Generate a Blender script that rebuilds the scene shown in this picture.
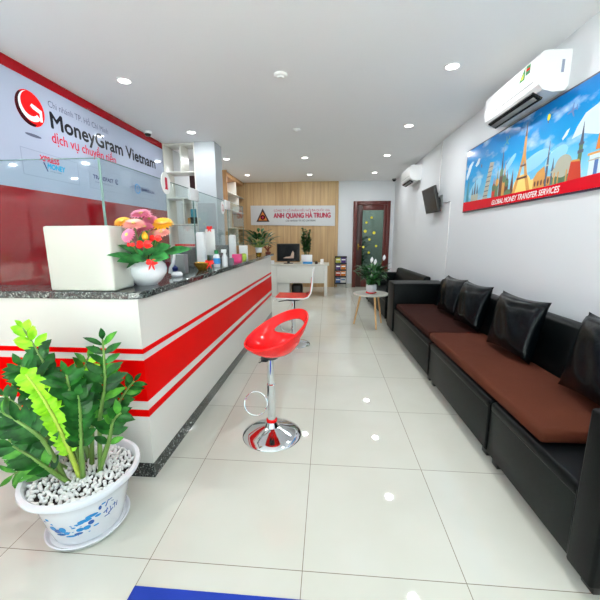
import bpy, bmesh, math, random
from mathutils import Vector, Matrix, Euler
PI = math.pi
for o in list(bpy.data.objects): bpy.data.objects.remove(o)
sc = bpy.context.scene
COL = sc.collection
random.seed(7)

# ------------------------------------------------------------------ camera
cam_d = bpy.data.cameras.new('camera'); cam = bpy.data.objects.new('camera', cam_d); COL.objects.link(cam)
F, PITCH, YAW, ROLL = 330.9, 0.18882, 0.08237, -0.00411
cam_d.sensor_fit = 'HORIZONTAL'; cam_d.sensor_width = 36; cam_d.lens = 36 * F / 600
cam_d.clip_start = 0.02
fw = Vector((-math.sin(YAW) * math.cos(PITCH), math.cos(YAW) * math.cos(PITCH), -math.sin(PITCH)))
rt = Vector((math.cos(YAW), math.sin(YAW), 0)); up = rt.cross(fw)
r2 = rt * math.cos(ROLL) + up * math.sin(ROLL); u2 = -rt * math.sin(ROLL) + up * math.cos(ROLL)
M = Matrix((r2, u2, -fw)).transposed().to_4x4(); M.translation = Vector((0, 0, 1.3))
cam.matrix_world = M
sc.camera = cam

# ------------------------------------------------------------------ light and exposure
WORLD = 2.2; LAMP = 2.0; SUN = 165.0; EXPO = 0.07
sc.view_settings.view_transform = 'Standard'; sc.view_settings.look = 'None'
sc.view_settings.gamma = 1; sc.view_settings.use_curve_mapping = False
sc.view_settings.exposure = EXPO
w = bpy.data.worlds.new('world'); sc.world = w; w.use_nodes = True
bgn = w.node_tree.nodes['Background']; bgn.inputs[0].default_value = (0.80, 0.91, 1.0, 1); bgn.inputs[1].default_value = WORLD

XL, XR, ZC, YB, YF = -2.44, 1.645, 2.65, 8.66, -1.3
pl = bpy.data.lights.new('storefront_daylight', 'AREA'); pl.shape = 'RECTANGLE'; pl.size = 4.0; pl.size_y = 2.4
pl.cycles.is_portal = True
po = bpy.data.objects.new('storefront_daylight', pl); COL.objects.link(po)
po.location = (-0.4, YF + 0.1, 1.25); po.rotation_euler = (PI / 2, 0, 0)

sl = bpy.data.lights.new('sun', 'SUN'); sl.energy = SUN; sl.angle = 0.01; sl.color = (1, .99, .97)
so = bpy.data.objects.new('sun', sl); COL.objects.link(so); so.location = (0, -6, 8); so.rotation_euler = (math.radians(-20), 0, 0)

# ------------------------------------------------------------------ materials
def lin(c):
    return tuple((v / 255 / 12.92) if v / 255 <= 0.04045 else ((v / 255 + 0.055) / 1.055) ** 2.4 for v in c) + (1,)
def mat(name, rgb, rough=0.5, metal=0.0, spec=0.5, coat=0.0, sheen=0.0, bump=None, var=0.0, vscale=8, trans=0, emit=None, sss=0):
    m = bpy.data.materials.new(name); m.use_nodes = True; nt = m.node_tree
    b = nt.nodes['Principled BSDF']; c = lin(rgb)
    b.inputs['Base Color'].default_value = c; b.inputs['Roughness'].default_value = rough
    b.inputs['Metallic'].default_value = metal; b.inputs['Specular IOR Level'].default_value = spec
    b.inputs['Coat Weight'].default_value = coat; b.inputs['Sheen Weight'].default_value = sheen
    if emit: b.inputs['Emission Color'].default_value = lin(rgb); b.inputs['Emission Strength'].default_value = emit
    tc = None
    if bump or var:
        tc = nt.nodes.new('ShaderNodeTexCoord'); n = nt.nodes.new('ShaderNodeTexNoise')
        n.inputs['Scale'].default_value = vscale; n.inputs['Detail'].default_value = 4
        nt.links.new(tc.outputs['Object'], n.inputs['Vector'])
        if var:
            mx = nt.nodes.new('ShaderNodeMix'); mx.data_type = 'RGBA'
            mx.inputs['A'].default_value = tuple(v * (1 - var) for v in c[:3]) + (1,)
            mx.inputs['B'].default_value = tuple(min(1, v * (1 + var)) for v in c[:3]) + (1,)
            nt.links.new(n.outputs['Fac'], mx.inputs['Factor']); nt.links.new(mx.outputs['Result'], b.inputs['Base Color'])
        if bump:
            n2 = nt.nodes.new('ShaderNodeTexNoise'); n2.inputs['Scale'].default_value = bump[1]; n2.inputs['Detail'].default_value = 3
            nt.links.new(tc.outputs['Object'], n2.inputs['Vector'])
            bp = nt.nodes.new('ShaderNodeBump'); bp.inputs['Strength'].default_value = bump[0]; bp.inputs['Distance'].default_value = bump[2] if len(bump) > 2 else 0.002
            nt.links.new(n2.outputs['Fac'], bp.inputs['Height']); nt.links.new(bp.outputs['Normal'], b.inputs['Normal'])
    return m

def glass_mat(name, tint, ior=1.45, rough=0.0):
    m = bpy.data.materials.new(name); m.use_nodes = True; nt = m.node_tree; nt.nodes.clear()
    out = nt.nodes.new('ShaderNodeOutputMaterial'); mix = nt.nodes.new('ShaderNodeMixShader')
    tr = nt.nodes.new('ShaderNodeBsdfTransparent'); tr.inputs[0].default_value = tint + (1,)
    gl = nt.nodes.new('ShaderNodeBsdfGlossy'); gl.inputs['Roughness'].default_value = rough
    lw = nt.nodes.new('ShaderNodeLayerWeight'); lw.inputs['Blend'].default_value = 0.5
    pw = nt.nodes.new('ShaderNodeMath'); pw.operation = 'POWER'; pw.inputs[1].default_value = 5; nt.links.new(lw.outputs['Facing'], pw.inputs[0])
    fr = nt.nodes.new('ShaderNodeMath'); fr.operation = 'MULTIPLY_ADD'; fr.inputs[1].default_value = .95; fr.inputs[2].default_value = .035; nt.links.new(pw.outputs[0], fr.inputs[0])
    nt.links.new(fr.outputs[0], mix.inputs[0]); nt.links.new(tr.outputs[0], mix.inputs[1]); nt.links.new(gl.outputs[0], mix.inputs[2])
    nt.links.new(mix.outputs[0], out.inputs[0]); return m

def tile_mat():
    m = mat('floor_tile', (226, 221, 206), 0.03, spec=0.5); nt = m.node_tree; b = nt.nodes['Principled BSDF']
    tc = nt.nodes.new('ShaderNodeTexCoord'); mp = nt.nodes.new('ShaderNodeMapping'); mp.inputs['Location'].default_value = (0.7128 + 0.628 * 20, -1.0824 + 0.628 * 20, 0)
    br = nt.nodes.new('ShaderNodeTexBrick'); br.offset = 0; br.squash = 1
    br.inputs['Scale'].default_value = 1; br.inputs['Brick Width'].default_value = 0.628; br.inputs['Row Height'].default_value = 0.628
    br.inputs['Mortar Size'].default_value = 0.0017; br.inputs['Mortar Smooth'].default_value = 0.2
    br.inputs['Color1'].default_value = lin((211, 211, 201)); br.inputs['Color2'].default_value = lin((207, 207, 196)); br.inputs['Mortar'].default_value = lin((132, 124, 108))
    nz = nt.nodes.new('ShaderNodeTexNoise'); nz.inputs['Scale'].default_value = 2.5; nz.inputs['Detail'].default_value = 3
    mx = nt.nodes.new('ShaderNodeMix'); mx.data_type = 'RGBA'; mx.blend_type = 'MULTIPLY'; mx.inputs['Factor'].default_value = 0.35
    rp = nt.nodes.new('ShaderNodeValToRGB'); rp.color_ramp.elements[0].position = 0.35; rp.color_ramp.elements[1].position = 0.65
    rp.color_ramp.elements[0].color = (0.88, 0.87, 0.82, 1); rp.color_ramp.elements[1].color = (1, 1, 1, 1)
    nt.links.new(tc.outputs['Object'], mp.inputs[0]); nt.links.new(mp.outputs[0], br.inputs['Vector']); nt.links.new(tc.outputs['Object'], nz.inputs['Vector'])
    nt.links.new(nz.outputs['Fac'], rp.inputs[0]); nt.links.new(br.outputs['Color'], mx.inputs['A']); nt.links.new(rp.outputs[0], mx.inputs['B'])
    nt.links.new(mx.outputs['Result'], b.inputs['Base Color'])
    return m

def wood_mat(name, c1, c2, seam=0.19, axis='X', rough=0.45):
    m = mat(name, c1, rough); nt = m.node_tree; b = nt.nodes['Principled BSDF']
    tc = nt.nodes.new('ShaderNodeTexCoord'); mp = nt.nodes.new('ShaderNodeMapping'); mp.inputs['Scale'].default_value = (14, 14, 0.7)
    nz = nt.nodes.new('ShaderNodeTexNoise'); nz.inputs['Scale'].default_value = 1.6; nz.inputs['Detail'].default_value = 5
    rp = nt.nodes.new('ShaderNodeValToRGB'); rp.color_ramp.elements[0].position = 0.3; rp.color_ramp.elements[1].position = 0.7
    rp.color_ramp.elements[0].color = lin(c2); rp.color_ramp.elements[1].color = lin(c1)
    nt.links.new(tc.outputs['Object'], mp.inputs[0]); nt.links.new(mp.outputs[0], nz.inputs['Vector']); nt.links.new(nz.outputs['Fac'], rp.inputs[0])
    last = rp.outputs[0]
    if seam:
        sp = nt.nodes.new('ShaderNodeSeparateXYZ'); nt.links.new(tc.outputs['Object'], sp.inputs[0])
        dv = nt.nodes.new('ShaderNodeMath'); dv.operation = 'DIVIDE'; dv.inputs[1].default_value = seam; nt.links.new(sp.outputs[axis], dv.inputs[0])
        fr = nt.nodes.new('ShaderNodeMath'); fr.operation = 'FRACT'; nt.links.new(dv.outputs[0], fr.inputs[0])
        lt = nt.nodes.new('ShaderNodeMath'); lt.operation = 'LESS_THAN'; lt.inputs[1].default_value = 0.03; nt.links.new(fr.outputs[0], lt.inputs[0])
        mx = nt.nodes.new('ShaderNodeMix'); mx.data_type = 'RGBA'; mx.inputs['B'].default_value = lin(tuple(int(v * 0.72) for v in c2))
        nt.links.new(lt.outputs[0], mx.inputs['Factor']); nt.links.new(last, mx.inputs['A']); last = mx.outputs['Result']
    nt.links.new(last, b.inputs['Base Color']); return m

def granite_mat():
    m = mat('dark_granite', (60, 64, 62), 0.08, spec=0.6); nt = m.node_tree; b = nt.nodes['Principled BSDF']
    tc = nt.nodes.new('ShaderNodeTexCoord'); v = nt.nodes.new('ShaderNodeTexNoise'); v.inputs['Scale'].default_value = 95; v.inputs['Detail'].default_value = 3
    rp = nt.nodes.new('ShaderNodeValToRGB'); e = rp.color_ramp.elements
    e[0].position = 0.38; e[0].color = lin((28, 32, 32)); e[1].position = 0.72; e[1].color = lin((165, 170, 165))
    k = e.new(0.55); k.color = lin((66, 72, 70))
    nt.links.new(tc.outputs['Object'], v.inputs['Vector']); nt.links.new(v.outputs['Fac'], rp.inputs[0]); nt.links.new(rp.outputs[0], b.inputs['Base Color'])
    return m

def sky_print_mat():
    m = mat('poster_sky', (40, 150, 220), 0.15, spec=0.3); nt = m.node_tree; b = nt.nodes['Principled BSDF']
    tc = nt.nodes.new('ShaderNodeTexCoord'); sp = nt.nodes.new('ShaderNodeSeparateXYZ'); nt.links.new(tc.outputs['Object'], sp.inputs[0])
    mr = nt.nodes.new('ShaderNodeMapRange'); mr.inputs['From Min'].default_value = 0.1; mr.inputs['From Max'].default_value = 0.7; nt.links.new(sp.outputs['Y'], mr.inputs['Value'])
    rp = nt.nodes.new('ShaderNodeValToRGB'); e = rp.color_ramp.elements
    e[0].color = lin((140, 208, 232)); e[1].color = lin((0, 112, 190)); k = e.new(0.45); k.color = lin((24, 155, 218))
    nt.links.new(mr.outputs[0], rp.inputs[0])
    mp = nt.nodes.new('ShaderNodeMapping'); mp.inputs['Scale'].default_value = (2.2, 4.5, 1); mp.inputs['Rotation'].default_value = (0, 0, -0.5); nt.links.new(tc.outputs['Object'], mp.inputs[0])
    nz = nt.nodes.new('ShaderNodeTexNoise'); nz.inputs['Scale'].default_value = 1.5; nz.inputs['Detail'].default_value = 5; nt.links.new(mp.outputs[0], nz.inputs['Vector'])
    cr = nt.nodes.new('ShaderNodeValToRGB'); cr.color_ramp.elements[0].position = 0.52; cr.color_ramp.elements[1].position = 0.68; nt.links.new(nz.outputs['Fac'], cr.inputs[0])
    mx = nt.nodes.new('ShaderNodeMix'); mx.data_type = 'RGBA'; mx.inputs['B'].default_value = lin((205, 228, 240))
    ml = nt.nodes.new('ShaderNodeMath'); ml.operation = 'MULTIPLY'; ml.inputs[1].default_value = 0.75; nt.links.new(cr.outputs[0], ml.inputs[0])
    nt.links.new(ml.outputs[0], mx.inputs['Factor']); nt.links.new(rp.outputs[0], mx.inputs['A'])
    nt.links.new(mx.outputs['Result'], b.inputs['Base Color']); return m

def leaf_mat(name, c1, c2, rough=0.35):
    m = mat(name, c1, rough, spec=0.28, var=0.0); nt = m.node_tree; b = nt.nodes['Principled BSDF']
    tc = nt.nodes.new('ShaderNodeTexCoord'); n = nt.nodes.new('ShaderNodeTexNoise'); n.inputs['Scale'].default_value = 22
    rp = nt.nodes.new('ShaderNodeValToRGB'); rp.color_ramp.elements[0].position = 0.35; rp.color_ramp.elements[1].position = 0.65
    rp.color_ramp.elements[0].color = lin(c1); rp.color_ramp.elements[1].color = lin(c2)
    nt.links.new(tc.outputs['Object'], n.inputs['Vector']); nt.links.new(n.outputs['Fac'], rp.inputs[0]); nt.links.new(rp.outputs[0], b.inputs['Base Color'])
    return m

K = dict(
    wall=mat('wall_paint', (222, 226, 230), 0.6, bump=(0.05, 60)), ceiling=mat('ceiling_paint', (244, 246, 248), 0.75),
    tile=tile_mat(), wood=wood_mat('oak_panel', (200, 168, 122), (176, 142, 98)), wood_side=wood_mat('oak_side', (206, 158, 106), (184, 134, 84), 0),
    granite=granite_mat(), white=mat('white_laminate', (222, 221, 214), 0.25, spec=0.5), cream=mat('cream_laminate', (206, 206, 196), 0.35),
    red=mat('counter_red', (216, 1, 1), 0.35, spec=.03), signred=mat('sign_red', (150, 8, 22), 0.04, spec=1.0, coat=.8), signwhite=mat('sign_white', (168, 176, 198), 0.05, spec=.7),
    black=mat('black_plastic', (18, 20, 21), 0.3), screen=mat('dark_screen', (8, 11, 15), 0.2, spec=.3), grey=mat('grey_plastic', (120, 124, 126), 0.4),
    leather=mat('black_leather', (5, 9, 10), 0.4, spec=0.14, bump=(0.12, 140)), panel=mat('leather_front', (24, 29, 27), 0.5, spec=.2, bump=(0.08, 140)),
    pillow=mat('glossy_black_fabric', (3, 8, 11), 0.24, spec=0.2, bump=(0.35, 14, 0.01)), brown=mat('brown_velour', (82, 40, 26), 0.9, spec=.15, sheen=0.0, bump=(0.25, 7, 0.02), var=0.12, vscale=5),
    chrome=mat('chrome', (225, 228, 230), 0.06, metal=1), stoolred=mat('glossy_red_plastic', (224, 6, 8), 0.15, spec=.3, coat=0.15), 
    pot=mat('white_ceramic', (232, 234, 238), 0.14, coat=0.4), bluepaint=mat('blue_glaze', (40, 140, 205), 0.2), navypaint=mat('navy_glaze', (40, 90, 165), 0.2),
    pebble=mat('white_pebble', (240, 240, 238), 0.45, var=0.08, vscale=30), soil=mat('soil', (52, 44, 38), 0.95),
    leaf=leaf_mat('dark_green_leaf', (12, 62, 18), (38, 108, 34), .32), leaf2=leaf_mat('mid_green_leaf', (40, 110, 30), (90, 160, 50)), lime=leaf_mat('lime_leaf', (120, 195, 20), (165, 225, 50)),
    stem=mat('green_stem', (104, 138, 62), 0.4), stemlime=mat('lime_stem', (170, 190, 70), 0.4), lily=leaf_mat('lily_leaf', (16, 60, 24), (40, 100, 44)),
    glass=glass_mat('counter_glass', (0.90, 0.955, 0.945)), glassedge=mat('glass_edge', (112, 138, 134), 0.2), doorglass=glass_mat('door_glass', (0.62, 0.70, 0.66), 1.5, 0.03),
    doorwood=mat('red_brown_wood', (92, 30, 22), 0.3, var=0.2, vscale=6), darkwood=mat('dark_brown_wood', (58, 24, 20), 0.35), blue=mat('blue_mat', (14, 52, 158), 0.9, bump=(0.5, 300)),
    acwhite=mat('ac_white', (236, 237, 238), 0.3), beech=mat('beech', (214, 168, 112), 0.45, var=0.1), lamp=mat('lamp_diffuser', (255, 252, 244), 0.5, emit=9),
    lampoff=mat('frosted_plastic', (240, 240, 238), 0.4), sky=sky_print_mat(), alu=mat('aluminium', (150, 154, 158), 0.35, metal=0.9),
    gold=mat('gold_metal', (196, 148, 50), 0.25, metal=0.8), paper=mat('paper', (240, 240, 238), 0.6), pinkp=mat('pink_plastic', (225, 70, 130), 0.3), greenp=mat('green_plastic', (20, 130, 70), 0.35),
    bluep=mat('blue_print', (70, 150, 215), 0.3, spec=.12), navy=mat('navy_print', (26, 38, 96), 0.3, spec=.12), textdark=mat('print_dark', (6, 8, 20), 0.3, spec=.12), textred=mat('print_red', (196, 20, 56), 0.3, spec=.12), textgrey=mat('print_grey', (86, 92, 112), 0.3, spec=.12),
    crimson=mat('print_crimson', (170, 20, 60), 0.4), lightprint=mat('print_line', (140, 146, 166), 0.3, spec=.12), logored=mat('logo_red', (224, 20, 22), 0.2, spec=.12), logodark=mat('logo_dark', (60, 10, 18), 0.2, spec=.12), logowhite=mat('logo_white', (244, 244, 246), 0.2), cyan=mat('print_cyan', (0, 150, 200), 0.3, spec=.12),
    silversign=mat('brushed_silver', (196, 198, 200), 0.4, metal=0.1), orange=mat('logo_orange', (214, 120, 30), 0.4), yellow=mat('yellow_sticker', (226, 214, 50), 0.5),
    pet_pink=mat('pink_petal', (240, 130, 165), 0.5), pet_light=mat('light_pink_petal', (248, 170, 160), 0.5), pet_yel=mat('yellow_petal', (250, 180, 30), 0.5), pet_red=mat('red_ribbon', (232, 22, 18), 0.35), pet_c=mat('flower_centre', (214, 200, 90), 0.6), gleaf=leaf_mat('fabric_leaf', (24, 90, 40), (60, 140, 70), 0.5),
    purple=mat('print_purple', (78, 44, 120), 0.5), olive=mat('print_yellow_green', (190, 190, 70), 0.5), brick=mat('print_orange_red', (190, 70, 44), 0.5), duskblue=mat('print_dusk_blue', (70, 110, 170), 0.5), redbrown=mat('red_brown_wood_art', (120, 52, 36), 0.6),
    p_tan=mat('print_tan', (206, 150, 80), 0.3, spec=.15), p_gold=mat('print_gold', (246, 206, 120), 0.3, spec=.15), p_stone=mat('print_stone', (176, 176, 160), 0.3, spec=.15), p_teal=mat('print_teal', (60, 140, 160), 0.3, spec=.15), p_green=mat('print_green', (90, 120, 90), 0.3, spec=.15), p_dark=mat('print_brown', (96, 62, 50), 0.3, spec=.15), p_brickred=mat('print_brick', (196, 62, 40), 0.3, spec=.15), p_red=mat('poster_red', (206, 16, 36), 0.15, spec=.12), p_navy=mat('poster_frame_navy', (20, 26, 54), 0.3), p_mist=mat('print_mist', (140, 200, 228), 0.3, spec=.15), p_cloud=mat('print_cloud', (210, 228, 238), 0.3, spec=.15),
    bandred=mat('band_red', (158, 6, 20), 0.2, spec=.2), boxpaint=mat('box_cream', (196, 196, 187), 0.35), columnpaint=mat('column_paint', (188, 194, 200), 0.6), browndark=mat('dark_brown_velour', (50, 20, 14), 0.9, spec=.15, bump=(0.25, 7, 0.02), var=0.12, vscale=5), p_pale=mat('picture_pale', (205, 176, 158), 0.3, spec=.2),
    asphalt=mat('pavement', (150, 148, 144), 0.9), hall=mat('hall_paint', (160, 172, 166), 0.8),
)

# ------------------------------------------------------------------ mesh helpers
class MB:
    def __init__(s): s.bm = bmesh.new(); s.mats = []
    def mi(s, m):
        if m is None: return 0
        if m not in s.mats: s.mats.append(m)
        return s.mats.index(m)
    def _new(s, verts, m, faces=None):
        pass
    def box(s, x0, y0, z0, x1, y1, z1, m=None, bev=0.0, seg=2, rot=None):
        bm2 = bmesh.new(); bmesh.ops.create_cube(bm2, size=1)
        for v in bm2.verts: v.co = Vector(((v.co.x + .5) * (x1 - x0) + x0, (v.co.y + .5) * (y1 - y0) + y0, (v.co.z + .5) * (z1 - z0) + z0))
        if bev: bmesh.ops.bevel(bm2, geom=list(bm2.edges), offset=bev, segments=seg, affect='EDGES', profile=0.5)
        if rot is not None: bmesh.ops.transform(bm2, matrix=rot, verts=bm2.verts)
        return s.merge(bm2, m)
    def merge(s, bm2, m=None):
        i = s.mi(m); vs = {v: s.bm.verts.new(v.co) for v in bm2.verts}
        for f in bm2.faces:
            try: nf = s.bm.faces.new([vs[v] for v in f.verts]); nf.material_index = i
            except ValueError: pass
        bm2.free(); return s
    def lathe(s, prof, n=32, m=None, c=(0, 0, 0)):
        i = s.mi(m); rings = []
        for r, z in prof:
            if r < 1e-6: rings.append([s.bm.verts.new((c[0], c[1], c[2] + z))])
            else: rings.append([s.bm.verts.new((c[0] + r * math.cos(2 * PI * k / n), c[1] + r * math.sin(2 * PI * k / n), c[2] + z)) for k in range(n)])
        for a, b in zip(rings, rings[1:]):
            for k in range(n):
                k2 = (k + 1) % n
                if len(a) == 1 and len(b) == 1: continue
                if len(a) == 1: f = [a[0], b[k], b[k2]]
                elif len(b) == 1: f = [a[k], b[0], a[k2]]
                else: f = [a[k], b[k], b[k2], a[k2]]
                nf = s.bm.faces.new(f[::-1]); nf.material_index = i
        return s
    def tube(s, pts, r, n=8, m=None, cap=True, closed=False):
        i = s.mi(m); pts = [Vector(p) for p in pts]; rings = []
        rs = r if isinstance(r, (list, tuple)) else [r] * len(pts)
        prev = None
        for k, p in enumerate(pts):
            if closed: t = pts[(k + 1) % len(pts)] - pts[k - 1]
            else: t = pts[min(k + 1, len(pts) - 1)] - pts[max(k - 1, 0)]
            t.normalize()
            a = prev if prev is not None else (Vector((0, 0, 1)) if abs(t.z) < 0.9 else Vector((1, 0, 0)))
            x = (a - t * a.dot(t)).normalized(); prev = x; y = t.cross(x)
            rings.append([s.bm.verts.new(p + (x * math.cos(2 * PI * q / n) + y * math.sin(2 * PI * q / n)) * rs[k]) for q in range(n)])
        pairs = list(zip(rings, rings[1:]))
        if closed: pairs.append((rings[-1], rings[0]))
        for a, b in pairs:
            for q in range(n):
                f = s.bm.faces.new([a[q], a[(q + 1) % n], b[(q + 1) % n], b[q]]); f.material_index = i
        if cap and not closed:
            for rg, rev in ((rings[0], True), (rings[-1], False)):
                f = s.bm.faces.new(rg[::-1] if rev else rg); f.material_index = i
        return s
    def prism(s, pts, z0, z1, m=None):
        i = s.mi(m); a = [s.bm.verts.new((x, y, z0)) for x, y in pts]; b = [s.bm.verts.new((x, y, z1)) for x, y in pts]; n = len(pts)
        s.bm.faces.new(a[::-1]).material_index = i; s.bm.faces.new(b).material_index = i
        for k in range(n): s.bm.faces.new([a[k], a[(k + 1) % n], b[(k + 1) % n], b[k]]).material_index = i
        return s
    def ellipse(s, cx, cy, rx, ry, z0, z1, m=None, n=28, rot=0):
        return s.prism([(cx + rx * math.cos(t) * math.cos(rot) - ry * math.sin(t) * math.sin(rot), cy + rx * math.cos(t) * math.sin(rot) + ry * math.sin(t) * math.cos(rot)) for t in [2 * PI * k / n for k in range(n)]], z0, z1, m)
    def leaf(s, base, d, nrm, L, W, m=None, droop=0.15, fold=0.15):
        i = s.mi(m); d = Vector(d).normalized(); nrm = Vector(nrm); nrm = (nrm - d * nrm.dot(d)); 
        if nrm.length < 1e-4: nrm = d.orthogonal()
        nrm.normalize(); sd = d.cross(nrm); base = Vector(base)
        prof = [(0, .12), (.18, .62), (.42, 1.0), (.66, .86), (.86, .45), (1, .03)]
        rows = []
        for t, wd in prof:
            c = base + d * (L * t) - nrm * (droop * L * t * t); h = sd * (W * .5 * wd)
            rows.append([s.bm.verts.new(c - h + nrm * fold * W * wd), s.bm.verts.new(c), s.bm.verts.new(c + h + nrm * fold * W * wd)])
        for a, b in zip(rows, rows[1:]):
            for k in (0, 1): s.bm.faces.new([a[k], a[k + 1], b[k + 1], b[k]]).material_index = i
        return s
    def build(s, name, m=None, parent=None, loc=(0, 0, 0), rot=(0, 0, 0), smooth=True, ang=35, label=None):
        bmesh.ops.recalc_face_normals(s.bm, faces=s.bm.faces) if name not in ('leaf', 'leaflets', 'flower') else None
        me = bpy.data.meshes.new(name); s.bm.to_mesh(me); s.bm.free()
        for mm in (s.mats or [m]): me.materials.append(mm)
        if smooth:
            for p in me.polygons: p.use_smooth = True
            me.set_sharp_from_angle(angle=math.radians(ang))
        o = bpy.data.objects.new(name, me); COL.objects.link(o); o.location = loc; o.rotation_euler = rot
        if parent: o.parent = parent
        if label: o['label'] = label
        return o

def tag(o, label=None, cat=None, group=None, kind=None):
    if label: o['label'] = label
    if cat: o['category'] = cat
    if group: o['group'] = group
    if kind: o['kind'] = kind
    return o
def thing(name, label, cat, loc=(0, 0, 0), rot=(0, 0, 0), group=None):
    o = bpy.data.objects.new(name, None); COL.objects.link(o); o.location = loc; o.empty_display_size = 0.1
    if isinstance(rot, Matrix): o.rotation_euler = rot.to_euler()
    else: o.rotation_euler = rot
    return tag(o, label, cat, group)
def kids(o): return [c for c in bpy.data.objects if c.parent == o]
def dup(o, parent=None):
    c = o.copy(); COL.objects.link(c); c.parent = parent
    for ch in kids(o): dup(ch, c)
    return c
def struct(o, label=None): return tag(o, label, None, None, 'structure')
def ease(o, levels=2):
    md = o.modifiers.new('sub', 'SUBSURF'); md.levels = levels; md.render_levels = levels; return o

_cap = None
def text(parent, name, body, x, y, wd, cap, m, z=0.003, bold=0.0, label=None, shear=0, thick=0.001):
    """letters in the parent's local XY plane; x,y = left end of the baseline; wd = width; cap = capital height"""
    global _cap
    def mk(b, bold):
        cu = bpy.data.curves.new('t', 'FONT'); cu.body = b; cu.size = 1; cu.shear = shear; cu.resolution_u = 3; cu.extrude = 0.0
        ob = bpy.data.objects.new('t', cu); COL.objects.link(ob)
        dg = bpy.context.evaluated_depsgraph_get(); dg.update(); me = bpy.data.meshes.new_from_object(ob.evaluated_get(dg)); bpy.data.objects.remove(ob); return me
    if _cap is None:
        t = mk('H', 0); _cap = max(v.co.y for v in t.vertices)
    me = mk(body, bold)
    x0 = min(v.co.x for v in me.vertices); x1 = max(v.co.x for v in me.vertices)
    sx = wd / (x1 - x0); sy = cap / _cap
    for v in me.vertices: v.co = Vector((x + (v.co.x - x0) * sx, y + v.co.y * sy, z))
    if bold:
        b0 = bmesh.new(); dz = 0
        for ox, oy in ((0, 0), (bold, 0), (-bold, 0), (0, bold), (0, -bold)):
            b1 = bmesh.new(); b1.from_mesh(me); bmesh.ops.translate(b1, verts=b1.verts, vec=(ox * cap, oy * cap, dz)); dz += .00002
            tm = bpy.data.meshes.new('t'); b1.to_mesh(tm); b1.free(); b0.from_mesh(tm); bpy.data.meshes.remove(tm)
        b0.to_mesh(me); b0.free()
    me.materials.clear(); me.materials.append(m); me.name = name
    o = bpy.data.objects.new(name, me); COL.objects.link(o); o.parent = parent
    if label: o['label'] = label
    return o

R_LEFT = Matrix(((0, 0, 1), (1, 0, 0), (0, 1, 0)))      # local x -> +Y, y -> +Z, z -> +X
R_RIGHT = Matrix(((0, 0, -1), (-1, 0, 0), (0, 1, 0)))   # local x -> -Y, y -> +Z, z -> -X
R_BACK = Matrix(((1, 0, 0), (0, 0, -1), (0, 1, 0)))     # local x -> +X, y -> +Z, z -> -Y

# ------------------------------------------------------------------ the room
T = 0.12
struct(MB().box(XL - T, YF - .1, -0.1, XR + T, YB + T, 0, K['tile']).build('floor', smooth=False), 'glossy cream floor tiles')
struct(MB().box(XL - T, YF - .1, ZC, XR + T, YB + T, ZC + .1, K['ceiling']).build('ceiling', smooth=False))
struct(MB().box(XL - T, YF - .1, 0, XL, YB + T, ZC, K['wall']).build('wall_left', smooth=False))
struct(MB().box(XR, YF - .1, 0, XR + T, YB + T, ZC, K['wall']).build('wall_right', smooth=False))
DX0, DX1, DZ = 0.64, 1.55, 2.165
mb = MB().box(XL, YB + .01, 0, DX0, YB + T, ZC, K['wall']).box(DX1, YB + .01, 0, XR, YB + T, ZC, K['wall']).box(DX0, YB + .01, DZ, DX1, YB + T, ZC, K['wall'])
struct(mb.build('wall_back', smooth=False))
for args, m_ in (((0.2, YB + 2.0, 0, 2.0, YB + 2.1, ZC), 'hall'), ((0.1, YB + T, 0, 0.2, YB + 2.1, ZC), 'hall'), ((2.0, YB + T, 0, 2.1, YB + 2.1, ZC), 'hall')):
    struct(MB().box(*args, K[m_]).build('wall_passage', smooth=False))      # room beyond the glazed door
struct(MB().box(.1, YB + T, ZC, 2.1, YB + 2.1, ZC + .1, K['hall']).build('ceiling', smooth=False)); struct(MB().box(.1, YB + T, -.1, 2.1, YB + 2.1, 0, K['tile']).build('floor', smooth=False))
pk = bpy.data.lights.new('passage_fill_light', 'AREA'); pk.size = .4; pk.energy = 14; pko = bpy.data.objects.new('passage_fill_light', pk); COL.objects.link(pko); pko.location = (1.3, YB + 1.3, ZC - .02)  # added fill light with no fixture, brightens the view through the door glass
# storefront behind the camera: aluminium frame with glass
mb = MB(); 
for x in (XL, -1.42, -0.42, 0.6, XR - .05): mb.box(x, YF - .03, 0, x + .05, YF + .03, ZC, K['alu'])
for z in (0, 2.1, ZC - .05): mb.box(XL, YF - .03, z, XR, YF + .03, z + .05, K['alu'])
wf = struct(mb.build('window_1', smooth=False))
MB().box(XL, YF - .004, .05, XR, YF + .004, ZC - .05, K['glass']).build('window_pane', parent=wf, smooth=False)
struct(MB().box(-14, -16, -0.14, 14, YF - .1, -0.1, K['asphalt']).build('ground', smooth=False))
# wooden wall panelling on the back wall
struct(MB().box(XL, YB - .02, 0, 0.262, YB + .01, ZC, K['wood']).build('wall_panelling', smooth=False))
# wall column
struct(MB().box(-1.935, 4.965, 0, -1.635, 5.28, ZC, K['columnpaint']).build('wall_column', smooth=False))
# baseboards (tile)
struct(MB().box(XR - .012, 7.35, 0, XR, YB, .09, K['tile']).build('baseboard_right', smooth=False))
struct(MB().box(.262, YB - .004, 0, DX0, YB + .01, .09, K['tile']).box(DX1, YB - .004, 0, XR - .012, YB + .01, .09, K['tile']).build('baseboard_back', smooth=False))

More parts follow.
